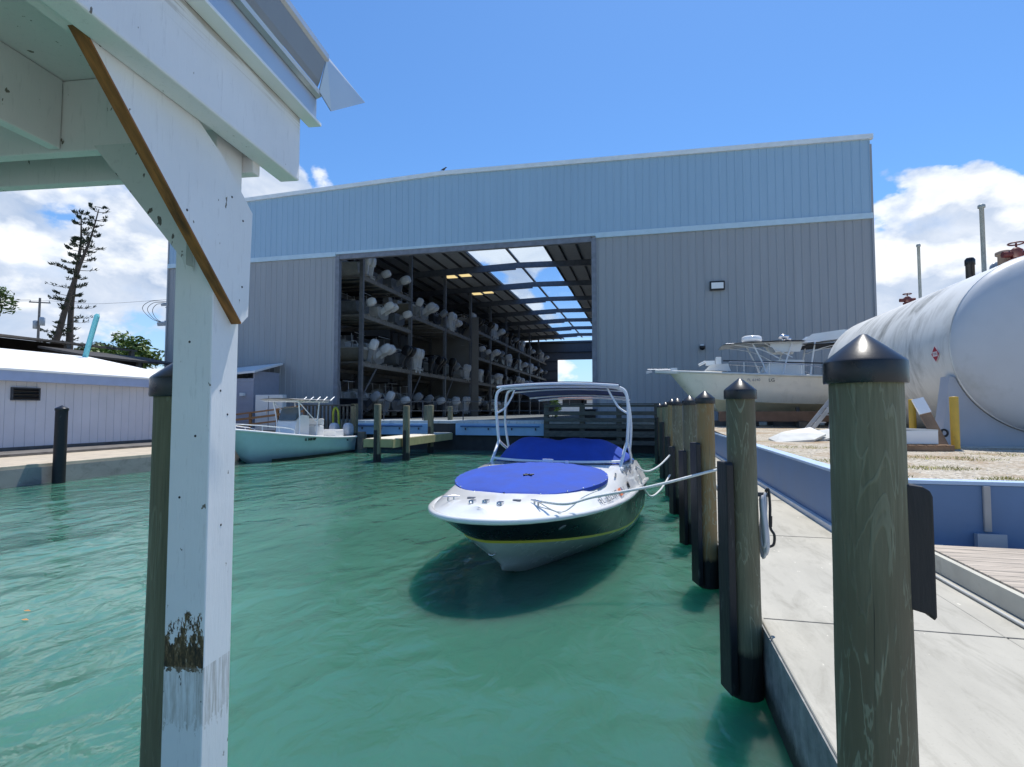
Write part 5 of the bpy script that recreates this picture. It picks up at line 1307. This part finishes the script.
# console, T-top, radar, seat
nk = len(KID[gb.name])
a = MB(); rows = [[V((x, -.55 * k, z)) for x, z in pr] for k, pr in ((1, ((2.5, 1.2), (4.0, 1.3), (3.7, 2.15), (3.2, 2.3), (2.5, 2.25))), (-1, ((2.5, 1.2), (4.0, 1.3), (3.7, 2.15), (3.2, 2.3), (2.5, 2.25))))]
a.prism(rows[0], (0, 1.1, 0)); a.build('console', GEL, gb, bevel=.12)
a = MB()
for sx, ex in ((3.9, 4.5), (3.3, 2.9), (2.2, 2.0)):
    for s_ in (-.72, .72): a.tube(arc([(sx, s_, 1.3), (sx + (ex - sx) * .4, s_ * 1.02, 2.4), (ex, s_ * 1.05, 3.62)], 4), .035, 8)
for s_ in (-.75, .75):
    a.tube(arc([(3.4, s_, 2.5), (4.2, s_, 3.2), (5.4, s_, 3.6)], 4), .03, 6); a.tube([(1.8, s_, 3.64), (5.6, s_, 3.64)], .035, 6); a.tube(arc([(2.1, s_, 3.0), (1.2, s_, 3.4), (.2, s_, 3.45)], 4), .03, 6)
    a.tube([(2.9, s_, 2.6), (4.0, s_, 3.6)], .028, 6)
a.build('top_frame', TUBE, gb)
a = MB(); rows = [[V((x, y, z + .05 * (1 - y * y))) for y in (-1.05, -.5, 0, .5, 1.05)] for x, z in ((2.4, 3.72), (3.6, 3.74), (5.0, 3.66), (5.7, 3.56))]; a.grid(rows, True); a.grid([[p - V((0, 0, .06)) for p in r_] for r_ in rows[::-1]], True); a.build('hard_top', M('grey_white_top', (.45, .46, .46), .5), gb)
a = MB(); rows = [[V((x, y, z + .06 * (1 - y * y))) for y in (-1.05, -.5, 0, .5, 1.05)] for x, z in ((-.6, 3.46), (.8, 3.52), (2.3, 3.42))]; a.grid(rows, True); a.grid([[p - V((0, 0, .05)) for p in r_] for r_ in rows[::-1]], True); a.build('aft_awning', MESHB, gb)
MB().lathe([(.05, 0), (.40, .02), (.44, .12), (.42, .34), (.34, .42), (.02, .45)], (4.4, 0, 3.86), 20).build('radar_dome', GEL, gb)
a = MB(); a.tube([(3.1, 0, 3.75), (3.1, 0, 4.1)], .05, 8); a.lathe([(.02, -.2), (.17, -.18), (.17, .18), (.02, .2)], (3.1, .15, 4.15), 12, Matrix.Rotation(R(70), 3, 'Y')); a.lathe([(.02, -.15), (.13, -.12), (.15, .16), (.02, .2)], (2.85, -.25, 4.05), 12, Matrix.Rotation(R(70), 3, 'Y')); a.build('spotlight', CHROME, gb)
MB().prism([(3.5, -.6, 3.1), (2.6, -.6, 3.1), (2.5, -.6, 3.58), (3.7, -.6, 3.58)], (0, 1.2, 0)).build('electronics_box', GEL, gb, bevel=.06)
a = MB(); a.prism([(2.3, -.5, 3.72), (.6, -.5, 4.02), (.45, -.5, 4.30), (.8, -.5, 4.34), (2.0, -.5, 4.10)], (0, 1.0, 0)); a.build('upper_seat', GEL, gb, bevel=.08)
side_text(gb, 'FL 6140', .16, GREYL, 4.6, 1.46, 1.12); side_text(gb, 'LG', .20, BLACKP, 3.9, 1.47, 1.10)
for o in KID[gb.name][nk:]:                  # set the superstructure forward and low on the deck
    for v in o.data.vertices: v.co = V((v.co.x + 1.5, v.co.y, v.co.z if v.co.z < 1.3 else 1.3 + (v.co.z - 1.3) * .63))
for y in (-.5, .5): outboard(gb, (-.4, y, 1.1), R(-5), COWL, ENG, 1.2)
for k, x in enumerate((2.2, 4.6, 7.0)):
    t = thing('keel_support', ['timber keel crib under the ivory boat\'s bow', 'timber keel crib under the middle of the ivory boat', 'timber keel crib under the ivory boat\'s stern'][k], 'boat stand', (10.6 - 8.9 + x, GY, 1.45), 0, 'timber cribs under the dry-docked boat')
    a = MB(); a.bx(-.9, .9, -.75, -.5, 0, .26); a.bx(-.9, .9, .5, .75, 0, .26); build_each(a, 'bottom_timber', OLDW, t, bevel=.01)
    MB().bx(-.14, .14, -1.2, 1.2, .262, .47).build('cross_timber', OLDW, t, bevel=.01)
    for s_ in (-1, 1): MB().bar((0, s_ * 1.1, .45), (0, s_ * .9, .85), .12, .12).build('stand_arm', OLDW, t)
bt = thing('timber_stack', 'long brown timber beam lying beneath the ivory boat', 'timber', (6, GY - 1.9, 1.42)); MB().bx(-3.0, 3.2, -.15, .15, .30, .72).build('beam', M('rusty_brown_beam', (.13, .085, .06), .8, var=.3, bmp=.2), bt, bevel=.01)
for x in (-2.4, .2, 2.7): MB().bx(x - .15, x + .15, -.3, .3, -.05, .298).build('block', OLDW, bt, bevel=.01)

# ================================================================ STORAGE TANK
TX, TR, TZ, TY0, TY1 = 8.95, 2.07, 3.66, 14.95, 24.1
tk = thing('fuel_tank', 'large dirty white horizontal fuel tank on a concrete saddle', 'storage tank', (TX, (TY0 + TY1) / 2, 1.32))
Mx = Matrix.Rotation(R(-90), 3, 'X')     # local z -> +Y
a = MB(); a.lathe([(TR, TY0), (TR + .004, TY0 + 2), (TR, TY1)], (TX, 0, TZ), 96, Mx); a.f = a.f[:-2]; a.sm = a.sm[:-2]; a.build('shell', TANK, tk, True)
hp = [(TR * math.cos(q), .62 * math.sin(q)) for q in [R(9) * k for k in range(0, 11)]]
a = MB(); a.lathe([(max(r_, .01), TY0 - z) for r_, z in hp], (TX, 0, TZ), 96, Mx); a.build('front_head', M('tank_head_paint', (.52, .54, .56), .45, var=.06, scale=.8, dirt=(.40, .42, .42), dirtamt=.02, dirtscale=.7), tk, True)  # greyer than the shell: the head's shade is put into its colour
a = MB(); a.lathe([(max(r_, .01), TY1 + z) for r_, z in hp], (TX, 0, TZ), 64, Mx); a.build('rear_head', TANK, tk, True)
a = MB(); a.lathe([(TR - .02, TY0 - .03), (TR + .012, TY0 - .02), (TR + .012, TY0 + .02), (TR - .02, TY0 + .03)], (TX, 0, TZ), 96, Mx); a.build('weld_seam', TANK, tk, True)
def saddle(y, name):
    a = MB(); pts = [(TX - 2.30, 1.25), (TX - 2.06, 2.95)]
    n = 30; r_ = TR + .02
    a0, a1 = math.pi * 1.115, math.pi * 1.885
    for k in range(n + 1):
        q = a0 + (a1 - a0) * k / n; pts.append((TX + r_ * math.cos(q), TZ + r_ * math.sin(q)))
    pts += [(TX + 2.06, 2.95), (TX + 2.30, 1.25)]
    vs0 = [V((x, y, z)) for x, z in pts]
    # strips from the arc down to the base keep the concave outline valid
    top = vs0[2:-2]; bot = [V((p.x, y, 1.25)) for p in top]; top = [vs0[1]] + top + [vs0[-2]]; bot = [vs0[0]] + bot + [vs0[-1]]
    T2 = V((0, .42, 0))
    a.grid([top, bot], False); a.grid([[p + T2 for p in bot], [p + T2 for p in top]], False); a.grid([[p for p in top], [p + T2 for p in top]], False); a.grid([[top[0], bot[0]], [top[0] + T2, bot[0] + T2]], False); a.grid([[top[-1], bot[-1]], [top[-1] + T2, bot[-1] + T2]], False)
    return a.build(name, CONCW, tk, True)
s0 = saddle(TY0 + .05, 'saddle'); saddle(TY1 - 1.2, 'saddle')
c = onplane(944, 433, (0, 1, 0), TY0 + .04); MB().lathe([(.09, -.03), (.10, .0), (.06, .005), (.05, -.03)], c, 16, Matrix.Rotation(R(90), 3, 'X')).build('drain_hole', BLACKP, s0, True)
MB().bx(TX - 2.7, TX + 4, TY0 - .35, TY0 + .03, 1.22, 1.345).build('saddle_footing', concrete('footing', (.5, .5, .47)), tk, True, bevel=.01)
# fittings along the top
def topz(y): return TZ + TR
def pipe(px, y, ztop_px, r, mat, name, capr=1.5, h0=-.15, dx=0):
    p = onplane(px, 290, (0, 1, 0), y); x = p.x; z0 = TZ + math.sqrt(max(.01, TR ** 2 - (x - TX) ** 2)) + h0
    zt_ = onplane(px, ztop_px, (0, 1, 0), y).z
    a = MB(); a.lathe([(r, z0), (r, zt_ - r * 2), (r * capr, zt_ - r * 1.9), (r * capr, zt_ - r * .5), (r * .8, zt_)], (x, y, 0), 12); return a.build(name, mat, tk, True), V((x, y, z0))
OLDP = M('old_grey_pipe', (.33, .36, .35), .5, .2, var=.2)
pipe(985, 17.9, 204, .055, OLDP, 'vent_pipe', 1.6)
pipe(920, 23.0, 244, .05, OLDP, 'vent_pipe', 1.4)
pipe(971, 18.6, 258, .11, BLACKP, 'fill_pipe', 1.15)
def valve(px, y, s, name='valve'):
    p = onplane(px, 290, (0, 1, 0), y); z0 = TZ + math.sqrt(max(.05, TR ** 2 - (p.x - TX) ** 2)); b = V((p.x, y, z0 - .05))
    a = MB(); a.lathe([(.10 * s, 0), (.10 * s, .25 * s), (.17 * s, .27 * s), (.17 * s, .33 * s), (.12 * s, .35 * s), (.14 * s, .55 * s), (.05 * s, .62 * s)], b, 12)
    a.lathe([(.08 * s, -.3 * s), (.09 * s, .3 * s)], b + V((0, 0, .45 * s)), 10, Matrix.Rotation(R(90), 3, 'Y'))
    a.tube([b + V((.16 * s * math.cos(q), .16 * s * math.sin(q), .72 * s)) for q in [2 * math.pi * k / 12 for k in range(13)]], .02 * s, 5); a.tube([b + V((0, 0, .55 * s)), b + V((0, 0, .73 * s))], .025 * s, 5)
    return a.build(name, RED, tk, True)
valve(1018, 16.6, 1.0); valve(907, 22.2, .8); valve(1035, 17.4, 1.2)
p = onplane(1005, 262, (0, 1, 0), 17.0); z0 = TZ + math.sqrt(TR ** 2 - (p.x - TX) ** 2); MB().lathe([(.15, -.1), (.15, .46), (.2, .48), (.2, .56), (.1, .6)], (p.x, 17.0, z0), 12).build('flange_stub', M('rusty_flange', (.30, .22, .17), .8, var=.3), tk, True)
p = onplane(998, 270, (0, 1, 0), 17.6); z0 = TZ + math.sqrt(TR ** 2 - (p.x - TX) ** 2); a = MB(); a.tube([(p.x, 17.6, z0 - .1), (p.x, 17.6, z0 + .2)], .03, 6); a.lathe([(.18, -.04), (.18, .03), (.15, .05), (.02, .05)], (p.x, 17.6, z0 + .30), 20, Matrix.Rotation(R(75), 3, 'X')); a.build('gauge_dial', M('gauge_grey', (.22, .26, .30), .3), tk, True)
a = MB()
for px, y in ((946, 20.4), (932, 21.2), (958, 19.6), (983, 18.2)):
    p = onplane(px, 290, (0, 1, 0), y); z0 = TZ + math.sqrt(TR ** 2 - (p.x - TX) ** 2); a.box((p.x, y, z0 + .02), (.32, .5, .22))
build_each(a, 'manhole_cover', M('dark_rust', (.07, .055, .045), .8, var=.4), tk, True, bevel=.04)
# hazard placard curved against the shell
pq = None
for k in range(400):
    d = 8 + k * .03; p = atD(936, 354, d)
    if (p.x - TX) ** 2 + (p.z - TZ) ** 2 < (TR + .008) ** 2 and p.y > TY0: pq = p; break
if pq is None: pq = V((TX - TR, 15.6, 3.4))
nr = V((pq.x - TX, 0, pq.z - TZ)).normalized(); ex = V((0, -1, 0)); ey = nr.cross(ex).normalized()
if ey.z < 0: ey = -ey; 
ex = ey.cross(nr)
Mp = Matrix((ex, ey, nr)).transposed().to_4x4(); Mp.translation = pq + nr * .012
I = WM[tk.name].inverted()
def plac(poly, z, mat, name):
    a = MB(); a.prism([(x, y, z) for x, y in poly], (0, 0, .003)); a.v = [tuple(I @ Mp @ V(p)) for p in a.v]; return a.build(name, mat, tk)
s_ = .21; PR = M('placard_red', (.38, .02, .04), .5, var=.05); PWt = M('placard_white', (.72, .62, .64), .5, var=.05)
pb_ = plac([(-s_, 0), (0, -s_), (s_, 0), (0, s_)], 0, PWt, 'hazard_placard')
plac([(-s_ * .88, 0), (0, -s_ * .88), (s_ * .88, 0), (0, s_ * .88)], .004, PR, 'placard_face')
plac([(-s_ * .52, -s_ * .28), (s_ * .52, -s_ * .28), (s_ * .52, s_ * .28), (-s_ * .52, s_ * .28)], .008, PWt, 'placard_panel')
text_mesh('placard_number', '1203', .085, BLACKP, tk, I @ Mp @ Matrix.Translation((0, 0, .0115)), .0006)

# bollards
def bollard(x, y, label, h=1.16):
    t = thing('bollard', label, 'bollard', (x, y, 1.28), 0, 'yellow bollards around the tank')
    MB().lathe([(.082, -.1), (.082, h - .01), (.078, h + .004), (.03, h + .01)], n=16).build('post', YELP, t); MB().lathe([(.14, 0), (.14, .035), (.10, .05)], n=16).build('base', GREYC, t)
bollard(6.42, 13.85, 'yellow bollard standing in front of the tank saddle, right one'); bollard(6.75, 16.6, 'yellow bollard half hidden behind the debris pile'); bollard(6.65, 22.2, 'yellow bollard in front of the ivory boat hull')
# aluminium boarding steps
st = thing('boarding_steps', 'aluminium boarding steps leaning beside the ivory boat', 'steps', (5.9, 20.6, 1.4))
for y in (-.32, .32): MB().prism([(-.75, y, 0), (-.60, y, 0), (.55, y, 1.5), (.40, y, 1.5)], (0, .04, 0)).build('stringer', ALU, st)
for k in range(6): x = -.55 + k * .19; MB().box((x + .1, 0.02, .12 + k * .25), (.24, .62, .03)).build('tread', ALU, st)
MB().bar((.48, -.3, 1.45), (.75, -.3, 0), .05, .04).build('back_leg', ALU, st); MB().bar((.48, .34, 1.45), (.75, .34, 0), .05, .04).build('back_leg', ALU, st)
# white broken panels
for k, (x, y, rz, lab) in enumerate(((3.95, 16.6, .3, 'broken white panel lying flat on the gravel, nearest the wall'), (4.55, 17.1, -.2, 'larger white panel lying tilted on the gravel by the steps'))):
    a = MB(); a.prism([(-.75, -.4, 0), (.2, -.5, 0), (.8, -.1, .06), (.7, .45, .2), (-.1, .5, .12), (-.6, .3, .02)], (0, 0, .05)); o = a.build('broken_sheet', GELG, bevel=.005); o.location = (x, y, 1.36); o.rotation_euler = (.06, -.08, rz)
    tag(o, lab, 'scrap panel', 'scrap panels on the gravel')
# pallet and planks
pa = thing('pallet', 'brown timber pallet on the gravel in front of the tank', 'pallet', (5.55, 13.75, 1.31), .15)
PLW = M('pallet_timber', (.24, .15, .09), .85, var=.3, bmp=.3)
for y in (-.45, 0, .45): MB().bx(-.55, .55, y - .04, y + .04, 0, .10).build('runner', PLW, pa)
for k in range(6): MB().bx(-.52 + k * .185, -.38 + k * .185, -.5, .5, .102, .125).build('slat', PLW, pa)
o = MB().box((0, 0, 0), (.9, .5, .28)).build('scrap_box', GEL, bevel=.01); o.location = (5.5, 13.75, 1.585); o.rotation_euler = (0, 0, .1); tag(o, 'white box of scrap sitting on the brown pallet', 'box')
o = MB().box((0, 0, 0), (1.0, .6, .045)).build('scrap_board', GELG, bevel=.005); o.location = (5.45, 13.8, 1.75); o.rotation_euler = (.0, .05, .1); tag(o, 'pale board lying over the white scrap box', 'board')
b0 = V((6.1, 13.6, 1.34)); o = MB().bar(b0, b0 + V((-.28, .45, 1.05)), .22, .035, (0, -1, 0)).build('leaning_plank', PLW, bevel=.004); tag(o, 'brown plank with a white end leaning over the pallet', 'plank')
o2 = MB().bar(b0 + V((-.2, .30, .75)), b0 + V((-.285, .446, 1.07)), .23, .045, (0, -1, 0)).build('painted_end', GEL, o)

# box and conduit on the retaining wall
c = onplane(992, 545, (0, 1, 0), 7.3)
jb = thing('junction_box', 'grey electrical junction box with conduit on the blue wall', 'electrical box', (c.x, 7.385, c.z))
MB().bx(c.x - .13, c.x + .13, 7.29, 7.383, c.z - .10, c.z + .11).build('box', M('grey_blue_box', (.30, .34, .40), .5, var=.05), jb, True, bevel=.008); MB().bx(c.x - .14, c.x + .14, 7.283, 7.292, c.z - .11, c.z + .12).build('lid', M('grey_blue_box2', (.33, .37, .43), .5, var=.05), jb, True, bevel=.003)
MB().bx(c.x - .035, c.x + .035, 7.345, 7.384, c.z + .13, 1.30).build('conduit', M('conduit_tan', (.38, .36, .34), .6, var=.1), jb, True, bevel=.01)
# low timber platform on the pavement
tp_ = thing('timber_platform', 'low weathered plank platform with cream edge board on the pavement', 'platform', (4.5, 4.8, .53))
TPW = M('grey_brown_planks', (.42, .36, .29), .85, var=.35, scale=4, bmp=.5, bscale=9, stretch=(.6, 8, 1), dirt=(.12, .10, .08), dirtamt=.06, dirtscale=3)
for k in range(26):
    y = 2.6 + k * .165; MB().bx(2.86, 7.5, y, y + .155, .685, .72).build('plank', TPW, tp_, True, bevel=.004)
MB().bx(2.80, 2.855, 2.55, 6.95, .532, .705).build('edge_board', M('cream_edge_board', (.50, .48, .40), .7, var=.1, dirt=(.28, .25, .18), dirtamt=.05, dirtscale=3), tp_, True, bevel=.004); MB().bx(2.856, 7.5, 6.895, 6.95, .532, .70).build('edge_board', OLDW, tp_, True)
MB().bx(2.9, 7.4, 2.7, 6.85, .532, .68).build('joist_frame', OLDW, tp_, True)
a = MB(); a.tube([(2.70, 1., .548), (2.70, 7.28, .548)], .013, 8); a.tube([(2.70, 7.25, .548), (2.70, 7.25, .64), (3.2, 7.25, .64)], .013, 8); tag(a.build('conduit_pipe', M('dull_conduit', (.45, .45, .42), .7)), 'white conduit pipe along the foot of the plank platform', 'pipe')

# grass tufts (nobody could count the blades)
g = MB(); rg = random.Random(4)
spots = [(4.6, 8.2, .45, 500), (5.6, 8.6, .6, 900), (4.2, 9.6, .4, 300), (6.6, 8.3, .6, 800), (3.2, 10.5, .4, 260), (5.2, 11.5, .7, 350), (3.4, 14, .6, 260), (3.2, 19, 1.0, 400), (4.5, 22.5, 1.2, 400), (7.6, 9.4, .8, 700), (7, 12.6, .8, 300), (3.0, 8.4, .3, 160)]
for x, y, r_, n in spots:
    for _ in range(n):
        q = rg.uniform(0, 6.28); d = r_ * math.sqrt(rg.random()); px_, py_ = x + math.cos(q) * d * 1.3, y + math.sin(q) * d * .7
        if px_ < WALLX + .25 or py_ < 7.65: continue
        zz = 1.27 + (py_ - 7.5) * .006; h = rg.uniform(.015, .05); ln = V((rg.gauss(0, .03), rg.gauss(0, .03), h)); sd_ = V((math.cos(q * 3), math.sin(q * 3), 0)) * .006
        g.add([V((px_, py_, zz)) - sd_, V((px_, py_, zz)) + sd_, V((px_, py_, zz)) + ln], [(0, 1, 2)])
tag(g.build('grass', M('dry_grass', (.36, .34, .10), .8, var=.4, scale=2)), 'dry yellow-green grass tufts on the gravel yard', 'grass', kind='stuff')
# loose stones
g = MB()
for _ in range(1500):
    x, y = rg.uniform(2.75, 9), 7.7 + 9 * rg.random() ** 2; zz = 1.265 + (y - 7.5) * .006; r_ = rg.uniform(.008, .026)
    vs = [V((x + r_ * rg.uniform(.6, 1.2) * math.cos(q), y + r_ * rg.uniform(.6, 1.2) * math.sin(q), zz)) for q in (0, 1.2, 2.5, 3.8, 5)]; t_ = V((x, y, zz + r_ * .8)); g.add(vs + [t_], [(i, (i + 1) % 5, 5) for i in range(5)])
tag(g.build('gravel_stones', M('pale_stones', (.50, .46, .40), .9, var=.3, scale=30)), 'pale loose stones scattered on the gravel yard', 'gravel', kind='stuff')
# floating leaves near the left
for k, (px, py, lab) in enumerate(((27, 611, 'orange leaf floating on the water, upper one'), (25, 620, 'orange leaf floating on the water, lower one'))):
    p = atZ(px, py, .006); a = MB(); a.add([p + V(q) for q in ((-.05, 0, 0), (-.01, .02, .008), (.05, .005, .002), (0, -.02, .006))], [(0, 1, 2, 3)]); tag(a.build('floating_leaf', M('orange_leaf', (.55, .25, .06), .6)), lab, 'leaf', 'leaves on the water')
